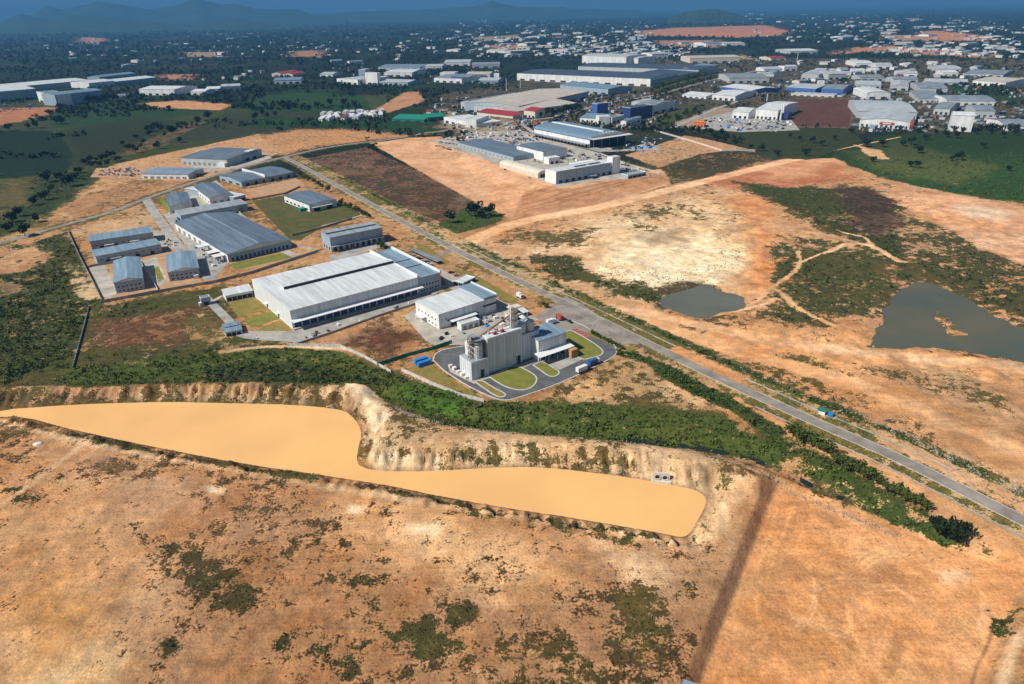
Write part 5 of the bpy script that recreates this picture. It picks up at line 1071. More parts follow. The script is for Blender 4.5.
 (320, 76.5, 333, 76.5, 74, 72.2, 'wall_white', 'roof_pale', 'gable_x', 'low white shed far left of the white works', 'shed', 2),
 (274, 84, 301, 83, 80.5, 77.5, 'wall_white', 'roof_blue', 'gable_x', 'white and blue hall below the pink-roofed sheds', 'hall', 4),
 (272, 76.5, 281, 76.5, 73.2, 70.5, 'wall_cream', 'roof_red', 'gable_y', 'crimson-roofed shed, left of the two', 'shed', 1),
 (283, 76.5, 293, 76.5, 74, 72, 'wall_cream', 'roof_red', 'gable_y', 'crimson-roofed shed, right of the two', 'shed', 1),
 # far left
 (57.5, 106, 104, 100.5, 95, 90, 'wall_grey', 'roof_blue', 'gable_x', 'large blue-grey hall with pale end wall above the green field', 'hall', 0),
 (39, 101.5, 57, 106, 91.5, 89.5, 'wall_white', 'roof_blue', 'flat', 'white end wing of the large blue-grey hall', 'hall', 3),
 (-30, 104.5, 38, 98.5, 94, 85.5, 'wall_grey', 'roof_white', 'gable_x', 'long white-roofed factory at the far left edge', 'factory', 5),
 (-30, 96, 90, 84.5, 91, 81.5, 'wall_grey', 'roof_white', 'gable_x', 'second long white roof behind the factory at the left edge', 'factory', 0),
 (90, 88.5, 115, 86, 83, 79, 'wall_white', 'roof_white', 'gable_x', 'white hall at the middle of the far left factory row', 'factory', 4),
 (116, 86, 157, 81.5, 81.5, 76.5, 'wall_grey', 'roof_white', 'gable_x', 'grey-walled hall at the right end of the far left factory row', 'factory', 0),
 (100, 80, 136, 76, 77, 73.5, 'wall_grey', 'roof_blue', 'gable_x', 'blue-grey roof behind the far left factory row', 'factory', 0),
 (140, 95, 175, 95.5, 89, 85.5, 'wall_white', 'roof_white', 'gable_x', 'white hall standing alone right of the far left row', 'hall', 5),
 (114, 97.5, 127, 97, 95.5, 94, 'wall_grey', 'roof_mid', 'flat', 'low grey shed left of the lone white hall', 'shed', 2),
 (191, 95, 205, 95, 91.5, 89.5, 'wall_white', 'roof_white', 'gable_x', 'leftmost small white hall by the bare orange strip', 'hall', 2),
 (206, 92.5, 220, 92, 89, 87, 'wall_white', 'roof_white', 'gable_x', 'middle small white hall by the bare orange strip', 'hall', 2),
 (222, 91, 241, 90, 86.5, 84.5, 'wall_white', 'roof_pale', 'gable_x', 'rightmost small white hall by the bare orange strip', 'hall', 3),
]
for e in EST:
    o = simple(*e[:9], e[9], e[10], e[10].replace(' ', '_'), e[11], maxw={'tower': 14, 'building': 34}.get(e[10], 160))
    if 'red sign' in e[9]:
        s = MB().box(o['L'] * .40, o['L'] * .70, -.35, -.02, 5.2, 9.0).build('sign_board', M['red_paint'], o); MB().box(o['L'] * .47, o['L'] * .63, -.42, -.36, 6.4, 7.8).build('sign_panel', M['trim'], s)
        MB().box(o['L'] + .2, o['L'] + 5, 0, 5, -.5, o['h'] + 3).build('red_tower', M['red_paint'], o)
    if 'two tall stacks' in e[9]:
        for k in (3, 14): MB().cyl(o['L'] + 5, k, -.5, 26, 1.8, 1.3, n=12).build('stack', M['wall_white'], o)
        MB().box(o['L'] + .5, o['L'] + 16, 6, 30, -.5, 11).build('process_block', M['door_blue'], o)
    if 'red panel' in e[9]: MB().box(4, 16, -.3, -.02, 3, 7).build('sign_board', M['red_paint'], o)
    if 'square dark doorway' in e[9]: MB().box(o['L'] * .6, o['L'] * .8, -.3, -.02, 0, 9).build('gate_opening', M['dark'], o)
# stacks and masts
def stack(px, py, hpx, r, mat, label, name='chimney'):
    q = gz(px, py); h = solve_h((px, py), (px, py - hpx)); o = empty(name, q, 0); tag(o, label, 'chimney' if name == 'chimney' else 'mast')
    MB().cyl(0, 0, -1, h, r, r * .8, n=12).build('shaft', M[mat], o); MB().cyl(0, 0, h * .92, h * .95, r * 1.35, n=12).build('ring', M['steel'], o)
stack(506.5, 91, 13, 1.0, 'tank', 'slim pale mast left of the two beside the tan factory roof', 'mast'); stack(520.5, 88, 9, 1.0, 'tank', 'slim pale mast right of the two beside the tan factory roof', 'mast')
stack(797, 62, 10, 1.2, 'tank', 'slim pale chimney rising by the broad white-roofed halls'); stack(767, 101, 8, 1.2, 'tank', 'pale chimney behind the stack factory')
# orange kiosk
o = farb('kiosk', 'bright orange kiosk house at the green field corner', 'kiosk', 693, 127, 704, 127.5, 122, 119.5, wall='orange', roof='orange', shape='gable_x', maxw=14); openings(o, 'f', 3, 1, o['L'] - 1, .2, 3.4, .5, 'dark', 'door', False)
# tents
for i in range(11):
    x1 = 318 + i * 6.0 + random.uniform(-2, 2); dj = random.uniform(-.8, .8); wj = random.uniform(3.0, 5.6); o = simple(x1, 120.5 - i * .35 + dj, x1 + wj, 120.3 - i * .35 + dj * 1.4, 118.2 - i * .35 + dj, 115.6 - i * .35 + dj, 'wall_white', ('roof_white', 'roof_pale', 'roof_red')[(0, 0, 1, 0, 2, 0, 1, 0, 0, 1, 0)[i]], 'gable_x', 'one of the low market-like tents in a row above the dark green strip', 'tent', 'tent', 1, group='row of tents above the dark green strip')
    simple(x1 + 2, 116.0 - i * .35 - dj, x1 + 2 + wj * .8, 115.8 - i * .35 - dj * .6, 114.3 - i * .35 - dj, 112.2 - i * .35 - dj, 'wall_white', 'roof_pale', 'gable_x', 'one of the low pale huts in the rear row above the dark green strip', 'hut', 'hut', 1, group='rear row of huts above the dark green strip')
o = simple(392, 121, 424, 122, 119, 114, 'green_sheet', 'green_sheet', 'gable_x', 'green sheet-covered yard shed, left of the two', 'shed', 'green_shed', 3); o = simple(428, 121.5, 446, 120, 117.5, 113.5, 'green_sheet', 'green_sheet', 'gable_x', 'green sheet-covered yard shed, right of the two', 'shed', 'green_shed', 2)
o = empty('batching_tower', gz(429, 118), 0); tag(o, 'red and white batching tower above the green yard sheds', 'tower')
MB().box(-4, 4, -3, 3, -1, 12).build('body', M['wall_white'], o); MB().box(-4.3, 4.3, -3.3, 3.3, 12.01, 15).build('hopper', M['red_paint'], o); MB().cyl(6.5, 0, -1, 14, 1.8, n=12).build('tank', M['tank'], o); MB().bar((-5, 0, 10), (-22, -3, 0), .8).build('conveyor', M['red_paint'], o)
# scattered small buildings of the far towns
def town(poly, n, label, group, wmin=12, wmax=45, hmax=9, walls=('wall_white', 'wall_pale', 'wall_cream'), roofs=('roof_white', 'roof_pale', 'roof_pale', 'roof_mid', 'roof_tan', 'roof_light'), seed=1, ang=(-.5, .5)):
    r = random.Random(seed); P = np.array(poly, float); k = 0; tries = 0
    while k < n and tries < n * 40:
        tries += 1; px = r.uniform(P[:, 0].min(), P[:, 0].max()); py = r.uniform(P[:, 1].min(), P[:, 1].max())
        if sdf(np.array([px]), np.array([py]), P)[0] > 0: continue
        q = gz(px, py); w_ = r.uniform(wmin, wmax); k += 1
        if any((q[0] - a) ** 2 + (q[1] - b_) ** 2 < (c + w_ * .5) ** 2 for a, b_, c in OCC): continue
        OCC.append((q[0], q[1], w_ * .6))
        rf = r.choice(roofs); sh = r.choice(['gable_x', 'gable_y', 'flat', 'gable_x'])
        hb = house('far_building', label, 'building', q[:2], r.choice(ang) + r.uniform(-.1, .1), w_, w_ * r.uniform(.4, .8), r.uniform(4, hmax), wall=r.choice(walls), roof=rf, shape=sh, group=group, zb=q[2])
        hb['look'] = {'roof_white': 'white-roofed', 'roof_pale': 'pale grey-roofed', 'roof_mid': 'grey-roofed', 'roof_tan': 'tan-roofed', 'roof_light': 'blue-roofed', 'roof_red': 'red-roofed'}[rf] + (' flat' if sh == 'flat' else ' gabled')
OCC = []
for ob in [x for x in bpy.data.objects if x.parent is None and 'L' in x]:
    a = ob.rotation_euler.z; L, Wd = ob['L'], ob['W']; c = np.array(ob.location[:2]) + L / 2 * np.array([math.cos(a), math.sin(a)]) + Wd / 2 * np.array([-math.sin(a), math.cos(a)])
    OCC.append((c[0], c[1], max(L, Wd) * .55))
town([(450, 20), (560, 22), (650, 26), (636, 44), (560, 55), (500, 60), (450, 44)], 90, 'one of the hazy town buildings left of the far orange earthwork', 'hazy town left of the far orange earthwork', 25, 100, 12, seed=2)
town([(560, 42), (636, 40), (700, 46), (690, 54), (600, 54), (560, 52)], 26, 'one of the low town buildings just behind the dark factory roofs', 'town behind the dark factory roofs', 18, 60, seed=3)
town([(680, 14), (800, 12), (880, 14), (1010, 26), (1020, 40), (960, 36), (830, 40), (800, 24)], 72, 'one of the hazy buildings spread under the right horizon', 'hazy buildings under the right horizon', 25, 110, 12, seed=4)
town([(870, 44), (990, 44), (1020, 52), (980, 56), (880, 52)], 30, 'one of the pale halls on bare ground beyond the right estate', 'pale halls beyond the right estate', 25, 80, 9, seed=5)
town([(760, 62), (850, 60), (850, 78), (800, 84), (745, 72)], 24, 'one of the small sheds between avenue and right estate', 'small sheds between avenue and right estate', 14, 36, 8, seed=6)
town([(850, 62), (1024, 66), (1024, 82), (960, 80), (850, 84)], 34, 'one of the small sheds behind the right estate', 'small sheds at the rear of the right estate', 14, 38, 8, seed=7)
town([(910, 96), (1024, 104), (1024, 124), (976, 124), (910, 118)], 12, 'one of the low outbuildings around the tall white block', 'outbuildings around the tall white block', 8, 22, 6, seed=8)
town([(20, 34), (110, 36), (150, 70), (100, 72), (40, 50)], 12, 'one of the tiny buildings in the blue woods at far left', 'tiny buildings in the far left woods', 20, 50, seed=9)
town([(130, 22), (260, 26), (300, 40), (240, 62), (170, 50)], 14, 'one of the tiny buildings below the mountains', 'tiny buildings below the mountains', 25, 70, seed=10)
town([(300, 40), (440, 30), (450, 56), (330, 66)], 20, 'one of the tiny buildings in the blue plain left of the town', 'tiny buildings in the blue plain', 20, 70, seed=11)
town([(240, 64), (270, 70), (240, 88), (200, 80)], 8, 'one of the tiny roofs beside the crimson-roofed sheds', 'tiny roofs beside the crimson sheds', 10, 24, seed=12)
town([(840, 17), (880, 19), (878, 25), (842, 24)], 8, 'one of the tiny salmon-roofed houses far behind the right estate', 'salmon-roofed houses far right', 40, 90, 14, walls=('wall_cream',), roofs=('roof_red',), seed=13)
# ------------------------------------------------------------------ walls and fences
def wall_line(label, pts, h=2.2, mat='pipe', th=.3, name='perimeter_wall', post=6.0, cat='wall'):
    P = gp(pts) if not isinstance(pts, np.ndarray) else pts
    o = empty(name, (P[0][0], P[0][1], 0)); tag(o, label, cat)
    def loc(p): return (p[0] - P[0][0], p[1] - P[0][1])
    for i in range(len(P) - 1):
        a = np.array(loc(P[i])); b_ = np.array(loc(P[i + 1])); d = b_ - a; L = np.hypot(*d); n = np.array([-d[1], d[0]]) / L * th / 2
        m = MB(); zz = float(min(tz(P[i][0], P[i][1])[0], tz(P[i + 1][0], P[i + 1][1])[0]))
        m.v += [(*(a + n), zz - .5), (*(b_ + n), zz - .5), (*(b_ - n), zz - .5), (*(a - n), zz - .5), (*(a + n), h), (*(b_ + n), h), (*(b_ - n), h), (*(a - n), h)]
        m.f += [(3, 2, 1, 0), (4, 5, 6, 7), (0, 1, 5, 4), (1, 2, 6, 5), (2, 3, 7, 6), (3, 0, 4, 7)]; s = m.build('wall_run', M[mat], o)
        k = max(1, int(L / post)); pm = mesh('post', *(lambda q: (q.v, q.f))(MB().box(-.28, .28, -.28, .28, -.5, h + .15)))
        for j in range(k): c = link('post', pm, M[mat], o); c.location = (*(a + d * j / k), 0); c.rotation_euler.z = math.atan2(d[1], d[0])
    return o
wall_line('grey perimeter wall along the left side of the walled estate', [(68, 232), (80, 258), (92, 281), (102, 302)], 2.2, 'concrete2')
wall_line('pale perimeter wall along the lower side of the walled estate', [(102, 303), (150, 294), (214, 283), (250, 274), (318, 252)], 2.2, 'concrete2')
wall_line('pale boundary wall between the walled estate and the green lot', [(215, 192), (245, 218), (275, 243), (318, 251)], 2.0, 'concrete')
wall_line('green-grey fence running down from the estate corner through scrub', [(89, 308), (84, 328), (79, 346), (73, 368)], 1.3, 'wall_grey', .1, 'boundary_fence', 4, 'fence')
wall_line('white wall along the green belt below the brown lot', [(288, 346), (340, 347), (365, 358), (391, 373)], 1.8, 'pipe')
wall_line('white wall along the green belt below the silo plant lawn', [(402, 371), (430, 384), (460, 396), (484, 402)], 1.8, 'pipe')
wall_line('dark green fence between the brown lot and the silo plant', [(378, 366), (405, 357), (432, 350), (452, 343)], 2.2, 'green_sheet', .1, 'boundary_fence', 4, 'fence')
wall_line('low white wall dividing two workshop plots in the estate', [(140, 262), (150, 277), (158, 291)], 1.8, 'pipe')
wall_line('grey wall dividing the two narrow sheds from the workshop plots', [(90, 267), (120, 262)], 1.8, 'concrete2')
wall_line('grey wall between green lot and bare lot near the junction', [(252, 200), (285, 194), (300, 187)], 1.8, 'concrete2')
wall_line('grey wall behind the two-storey hall on the green lot', [(292, 236), (320, 229), (352, 219)], 1.8, 'concrete2')
wall_line('wall between the brown lot and the warehouse dock road', [(293, 346), (330, 334), (380, 316), (420, 303)], 1.4, 'concrete2')
wall_line('white perimeter wall along the rough grass plot on the platform', np.array([gz(x, y)[:2] for x, y in ((655, 131), (690, 141), (722, 151), (755, 152))]), 6, 'pipe')
wall_line('white wall and hedge line beside the L-shaped factory yard', np.array([gz(x, y)[:2] for x, y in ((600, 154), (628, 165), (660, 174))]), 6, 'concrete')

# ------------------------------------------------------------------ trees and shrubs
def leaves(centers, radii, per, size, rs, flat=.8):
    """random leaf-clump quads inside ellipsoids"""
    n = len(centers); tot = n * per; c = np.repeat(np.asarray(centers), per, 0); rad = np.repeat(np.asarray(radii), per, 0)
    d = rs.normal(size=(tot, 3)); d /= np.linalg.norm(d, axis=1)[:, None]; rr_ = rs.uniform(.35, 1.0, (tot, 1)) ** .6; p = c + d * rr_ * rad * np.array([1, 1, flat])
    a = rs.normal(size=(tot, 3)) + d * .3; a /= np.linalg.norm(a, axis=1)[:, None]; b_ = np.cross(a, rs.normal(size=(tot, 3))); b_ /= np.linalg.norm(b_, axis=1)[:, None]
    s = (np.repeat(np.atleast_1d(size), per) if np.ndim(size) else np.full(tot, size)) * rs.uniform(.6, 1.3, tot); a *= s[:, None]; b_ *= (s * rs.uniform(.5, .9, tot))[:, None]
    V = np.stack([p - a - b_ * .6, p + a * .7 - b_, p + a + b_ * .7, p - a * .8 + b_], 1).reshape(-1, 3)
    return V, np.arange(len(V)).reshape(-1, 4)
TREES = []
for k in range(5):
    rs = np.random.default_rng(20 + k); lob = rs.integers(6, 10); cs = np.stack([rs.uniform(-.28, .28, lob), rs.uniform(-.28, .28, lob), rs.uniform(.34, .84, lob)], 1); cs[0] = (0, 0, .58)
    V, Qd = leaves(cs, np.repeat(rs.uniform(.19, .29, (lob, 1)), 3, 1), 30, .075, rs)
    crown = np_mesh('crown', V, Qd); tm = MB().cyl(0, 0, -.06, .45, .035, .018, n=7)
    for j in range(1, min(6, lob)): tm.bar((0, 0, .3), tuple(cs[j]), .011)
    TREES.append((crown, mesh('trunk', tm.v, tm.f)))
CROWNS = {m: [t_[0].copy() for t_ in TREES] for m in ('leaf', 'leaf_dark', 'leaf_lime')}
for m, l in CROWNS.items():
    for c in l: c.materials.append(M[m])
for t_ in TREES: t_[1].materials.append(M['bark'])
tr_ = random.Random(11); NT = [0]
def tree(x, y, z, h, label, group, m='leaf', wide=1.0, name='tree'):
    o = empty(name, (x, y, z), tr_.uniform(0, 6.28)); k = tr_.randrange(5); h *= 1.25; o.scale = (h * wide * .85, h * wide * .85, h); tag(o, label, 'tree', group)
    link('crown', CROWNS[m][k], None, o); link('trunk', TREES[k][1], None, o); NT[0] += 1
def trees_px(pts, hpx, label, group, m='leaf', wide=1.0, jit=.25):
    for px, py in pts:
        q = gz(px, py); h = min(max(solve_h((px, py), (px, py - hpx * tr_.uniform(1 - jit, 1 + jit))), 2.5), 16); tree(*q, h, label, group, m, wide)
def row(x0, y0, x1, y1, n, j=1.0): return [(x0 + (x1 - x0) * (i + .5) / n + tr_.uniform(-j, j), y0 + (y1 - y0) * (i + .5) / n + tr_.uniform(-j, j) * .4) for i in range(n)]
trees_px([(136, 153), (157, 149), (180.5, 142.5), (172.5, 134), (185, 127.5), (197.5, 124.5), (208, 119.5)], 7, 'one of the dark round trees dotted along the brown-green field at left', 'trees dotted along the left field', 'leaf_dark', 1.2)
trees_px([(10, 131), (29, 129), (37, 128), (50, 116), (61, 124), (57, 124)], 7, 'one of the dark trees by the red earth patch at far left', 'trees by the red earth patch', 'leaf_dark', 1.2)
trees_px(row(62, 104, 118, 101, 16), 7, 'one of the dark trees in the row under the blue-grey hall', 'tree row under the blue-grey hall', 'leaf_dark', 1.1)
trees_px([(tr_.uniform(78, 160), 0) for _ in range(0)], 5, '', '')
trees_px([(x, 185 - (x - 60) * .52 + tr_.uniform(-9, 7)) for x in np.linspace(66, 165, 34)], 5, 'one of the scattered trees along the scrubby gully at left', 'trees along the left gully', 'leaf_dark', 1.2)
trees_px([(8, 232), (12, 222), (20, 216), (35, 205), (45, 200), (52, 192), (38, 222), (60, 180), (70, 186), (48, 182), (25, 236)], 9, 'one of the dark trees in the wooded hollow by the left edge', 'trees in the left hollow', 'leaf_dark', 1.2)
trees_px([(917.5, 153), (882, 147), (872, 162), (910, 167), (918, 168), (958, 160), (952, 161), (1008, 171), (983, 148), (911, 144.5), (903, 146), (867, 147), (926, 140)], 6.5, 'one of the dark round trees dotted over the green field at right', 'trees over the right field', 'leaf_dark', 1.25)
trees_px([(946, 137), (956, 138), (1003, 138), (925, 131), (900, 131), (954, 132), (851, 133), (935, 134), (975, 134), (990, 134), (1015, 135), (963, 133)] + row(978, 130, 1024, 131, 9), 6, 'one of the trees along the top edge of the right green field', 'trees along the right field edge', 'leaf_dark', 1.2)
trees_px([(751, 149), (777, 156), (761, 151), (725, 143), (805, 156), (716, 141), (735, 146), (790, 138), (800, 141), (812, 143), (822, 146), (835, 140)] + row(690, 133, 730, 138, 7), 6, 'one of the dark trees on the olive field above the earth road', 'trees on the olive field', 'leaf_dark', 1.1)
trees_px([(475, 216), (490, 216), (481, 218), (450, 223)], 11, 'one of the dark bushy trees at the foot of the furrowed field', 'trees at the foot of the furrowed field', 'leaf_dark', 1.2)
trees_px(row(540, 118, 582, 110, 14), 7, 'one of the trees lining the street right of the red house', 'street trees right of the red house', 'leaf_dark')
trees_px(row(654, 97, 716, 79, 22) + row(650, 92, 706, 76, 16), 6, 'one of the trees lining the long avenue between factories', 'avenue trees', 'leaf')
trees_px(row(626, 130, 684, 134, 16), 4.5, 'one of the trees in the row below the small lawns', 'trees below the small lawns', 'leaf_dark')
trees_px(row(785, 432, 830, 455, 9, 2) + row(835, 462, 880, 486, 7, 2) + row(885, 490, 930, 512, 7, 2), 9, 'one of the rounded trees along the overgrown drainage channel', 'trees along the drainage channel', 'leaf', 1.3)
trees_px([(947, 530), (955, 542), (964, 537), (948, 541), (934, 527), (938, 536)], 12, 'one of the dark trees at the lower end of the drainage channel', 'trees at the channel end', 'leaf_dark', 1.1)
trees_px([(544, 307), (546.5, 308)], 5, 'one of the two small trees near the plant gate', 'gate trees', 'leaf')
trees_px(row(375, 246, 395, 256, 4) + row(340, 205, 372, 220, 8), 6, 'one of the verge trees beside the hall on the green lot', 'verge trees by the green lot', 'leaf')
trees_px(row(298, 176, 330, 193, 7), 5, 'one of the verge trees beside the firewall warehouse', 'verge trees by the junction', 'leaf')
trees_px(row(590, 333, 622, 350, 11, .5), 3.2, 'one of the clipped bushes lining the plant entrance lawn', 'bushes by the plant entrance', 'leaf', 1.3)
trees_px([(295, 108), (303, 110), (288, 111), (318, 108), (330, 106), (272, 112), (345, 106), (355, 107), (282, 109), (310, 112), (262, 116), (268, 118), (275, 117), (256, 120)], 7, 'one of the dark trees left of the row of tents', 'trees left of the tents', 'leaf_dark')
# scrub: uncountable ground cover
ROWN = len(Ys)
vegG = veg.reshape(ROWN, NC); colG = vcol.reshape(ROWN, NC, 3); zG = Z.reshape(ROWN, NC)
def lookup(x, y):
    j = np.clip(np.searchsorted(Ys, y), 0, ROWN - 1); i = np.clip(((x / half[j] + 1) / 2 * (NC - 1)).round().astype(int), 0, NC - 1); return vegG[j, i], colG[j, i], zG[j, i]
def scatter(n, y0, y1, fx, thr, seed, cond, hsize, per, leafsz, mat, name, label, power=1.0, prefer=0):
    rs = np.random.default_rng(seed); y = (rs.uniform(y0 ** power, y1 ** power, n)) ** (1 / power); x = rs.uniform(-1, 1, n) * (fx * y + 60)
    v, c, z = lookup(x, y); cl = fbm(x, y, 12, 3, seed); k = (v > thr) & cond(x, y, v, c) & (rs.uniform(0, 1, n) < np.clip((v - thr) / .35, .15, 1)) & (cl > .42 - .25 * (v > .85))
    for a, b_, r in OCC: k &= (x - a) ** 2 + (y - b_) ** 2 > (r * 1.05) ** 2
    k &= line_dist(x, y, ROAD_B) > 7; k &= line_dist(x, y, ROAD_A) > 6; k &= sdf(x, y, POND) > .8
    x, y, z = x[k], y[k], z[k]; h = rs.uniform(*hsize, len(x)) * (.6 + .8 * cl[k]); z = tz(x, y)
    V, Qd = leaves(np.stack([x, y, z + h * .4], 1), np.stack([h * .8, h * .8, h * .6], 1), per, h * leafsz, rs)
    o = link(name, np_mesh(name, V, Qd), M[mat]); tag(o, label, 'scrub', kind='stuff'); return len(x)
lum = lambda c: c @ np.array([.3, .6, .1]); gre = lambda c: c[:, 1] - c[:, 0]
inY = lambda lo, hi: (lambda x, y, v, c: (y > lo) & (y < hi))
PLANT = gp(ASPH); EST_P = gp([(70, 232), (150, 198), (285, 160), (445, 262), (560, 320), (450, 350), (300, 345), (205, 305), (103, 300)])
def cg(x, y, v, c): return (gre(c) > .004) & (sdf(x, y, PLANT) > 1) & (sdf(x, y, EST_P) > 1)
def cd_(x, y, v, c): return (gre(c) > -.01) & (lum(c) < .062) & (sdf(x, y, PLANT) > 1) & (sdf(x, y, EST_P) > 1)
def co(x, y, v, c): return (gre(c) <= .004) & (sdf(x, y, PLANT) > 1) & (sdf(x, y, EST_P) > 1)
scatter(46000, 130, 520, .85, .62, 71, cg, (.7, 1.9), 8, .30, 'leaf', 'scrub', 'green scrub covering the belt above the pond and the channel')
scatter(40000, 130, 620, .85, .62, 72, cd_, (.6, 1.7), 8, .30, 'leaf_dark', 'scrub', 'dark scrub and weeds over the rough ground')
scatter(16000, 130, 520, .85, .60, 75, cg, (.8, 1.8), 8, .30, 'leaf_lime', 'scrub', 'bright green bushes among the belt scrub')
scatter(16000, 130, 520, .85, .55, 76, cg, (.5, 1.3), 8, .30, 'leaf_dry', 'dry_weeds', 'dry grass tufts among the belt scrub')
scatter(46000, 130, 330, .95, .30, 77, co, (.12, .42), 6, .40, 'leaf_dark', 'dark_weeds', 'small dark weeds dotted over the foreground soil')
scatter(60000, 130, 520, .85, .34, 73, co, (.2, .6), 6, .36, 'leaf_dry', 'dry_weeds', 'dry olive weeds scattered over the bare soil')
scatter(16000, 380, 900, .85, .70, 74, cg, (1.0, 2.6), 7, .32, 'leaf', 'scrub', 'green scrub in the middle distance')
# far woods: uncountable
def woods(n, y0, y1, seed, cond, hs, name, label, mat, per=7):
    rs = np.random.default_rng(seed); y = np.exp(rs.uniform(math.log(y0), math.log(y1), n)); x = rs.uniform(-1, 1, n) * (.84 * y + 60); v, c, z = lookup(x, y); cl = fbm(x, y, 160, 4, seed); k = cond(x, y, v, c, cl)
    for a, b_, r in OCC: k &= (x - a) ** 2 + (y - b_) ** 2 > (r * 1.1 + 4) ** 2
    for ln in (gp([(440, 134), (470, 129), (520, 123), (560, 118), (600, 104), (650, 96), (690, 86), (730, 76), (770, 68)]), ROAD_A): k &= line_dist(x, y, ln) > 10
    x, y = x[k], y[k]; h = rs.uniform(*hs, len(x)) * np.clip(y / 2500, 1, 2.2); z = tz(x, y)
    V, Qd = leaves(np.stack([x, y, z + h * .45], 1), np.stack([h * .55, h * .55, h * .6], 1), per, h * .30, rs); tag(link(name, np_mesh(name, V, Qd), M[mat]), label, 'woods', kind='stuff')
LF = gp([(-300, 240), (-300, 95), (330, 95), (330, 125), (110, 165), (0, 240)])
woods(30000, 1500, 13000, 81, lambda x, y, v, c, cl: (v > .8) & (lum(c) < .06) & (cl > .50), (6, 11), 'far_woods', 'hazy far woods over the plain', 'leaf_dark')
woods(16000, 1000, 5000, 82, lambda x, y, v, c, cl: (v > .8) & (cl > .58), (5, 9), 'far_woods', 'trees between the far estates', 'leaf_dark')
woods(9000, 1100, 3200, 83, lambda x, y, v, c, cl: (v > .4) & (v < .85) & (cl > .50) & (sdf(x, y, gp([(690, 128), (705, 118), (730, 112), (790, 118), (800, 130), (740, 132)])) > 0), (5, 9), 'far_woods', 'greenery between the far factories', 'leaf_dark')

# rocks along the track at right and along the belt
def rocks(line, n, spread, smin, smax, label, seed):
    rs = np.random.default_rng(seed); V = []; Qd = []
    L = np.array(line)
    for i in range(n):
        t_ = rs.uniform(0, len(L) - 1.001); k = int(t_); p = L[k] + (L[k + 1] - L[k]) * (t_ - k) + rs.normal(0, spread, 2); s = rs.uniform(smin, smax); z = float(tz(p[0], p[1])[0]); n0 = len(V)
        for dz in (-.4, .55):
            for q in range(4): a = q * 1.57 + rs.uniform(-.4, .4); V.append((p[0] + s * math.cos(a) * rs.uniform(.6, 1.1) * (1 if dz < 0 else .6), p[1] + s * math.sin(a) * rs.uniform(.6, 1.1) * (1 if dz < 0 else .6), z + dz * s))
        Qd += [(n0 + 4, n0 + 5, n0 + 6, n0 + 7)] + [(n0 + q, n0 + (q + 1) % 4, n0 + 4 + (q + 1) % 4, n0 + 4 + q) for q in range(4)]
    tag(link('rubble', np_mesh('rubble', V, Qd), M['rock']), label, 'rubble', kind='stuff')
rocks(smooth(gp([(848, 410), (900, 432), (950, 458), (1000, 482), (1060, 508)]), 4), 420, 2.2, .25, .75, 'pale rubble heaped in a line beside the main road at right', 5)
rocks(smooth(gp([(395, 405), (420, 415), (470, 428), (560, 435), (650, 440)]), 4), 420, 1.3, .25, .7, 'pale rubble along the edge of the green belt', 6)
rocks(smooth(gp([(760, 470), (800, 488), (850, 508), (900, 528)]), 4), 260, 1.0, .25, .6, 'pale rubble along the pit side of the channel', 7)
rocks(smooth(gp([(600, 270), (660, 278), (720, 268), (740, 255)]), 4), 400, 9, .3, .9, 'pale stones strewn over the white clay patch', 8)
# clutter of the working yards and the far town's small roofs: too many and too small to count
def clutter(regions, mats, label, cat, name, seed, smin, smax, hmin, hmax, gable=False, keep=1.0):
    rs = random.Random(seed); mb = {m: MB() for m in mats}
    for poly, n in regions:
        P = np.array(poly, float); k = 0
        for _ in range(n * 8):
            if k >= n: break
            px = rs.uniform(P[:, 0].min(), P[:, 0].max()); py = rs.uniform(P[:, 1].min(), P[:, 1].max())
            if sdf(np.array([px]), np.array([py]), P)[0] > 0 or (783 < px < 854 and 97 < py < 129 and label.startswith('small')): continue
            q = gz(px, py); k += 1
            if any((q[0] - a) ** 2 + (q[1] - b_) ** 2 < (c * keep) ** 2 for a, b_, c in OCC): continue
            s = rs.uniform(smin, smax); L2, W2, h = s / 2, s * rs.uniform(.35, .8) / 2, rs.uniform(hmin, hmax); an = RA + rs.choice([0, 1.57]) + rs.uniform(-.12, .12); ca, sa = math.cos(an), math.sin(an); m = mb[rs.choice(mats)]
            R = lambda x, y, z: (q[0] + x * ca - y * sa, q[1] + x * sa + y * ca, q[2] + z)
            n0 = len(m.v); rg = h * .35 if gable else 0
            m.v += [R(-L2, -W2, -.5), R(L2, -W2, -.5), R(L2, W2, -.5), R(-L2, W2, -.5), R(-L2, -W2, h), R(L2, -W2, h), R(L2, W2, h), R(-L2, W2, h), R(-L2 * .98, 0, h + rg + .05), R(L2 * .98, 0, h + rg + .05)]
            m.f += [tuple(n0 + i for i in f_) for f_ in ((0, 1, 5, 4), (2, 3, 7, 6), (1, 2, 6, 9, 5), (3, 0, 4, 8, 7), (4, 5, 9, 8), (6, 7, 8, 9))]
    for i, (m_, m) in enumerate(mb.items()):
        if m.v: o = m.build(name, M[m_], None); tag(o, label + {0: ', palest pieces', 1: ', grey pieces', 2: ', dark pieces', 3: ', coloured pieces'}.get(i, ', other pieces'), cat, kind='stuff')
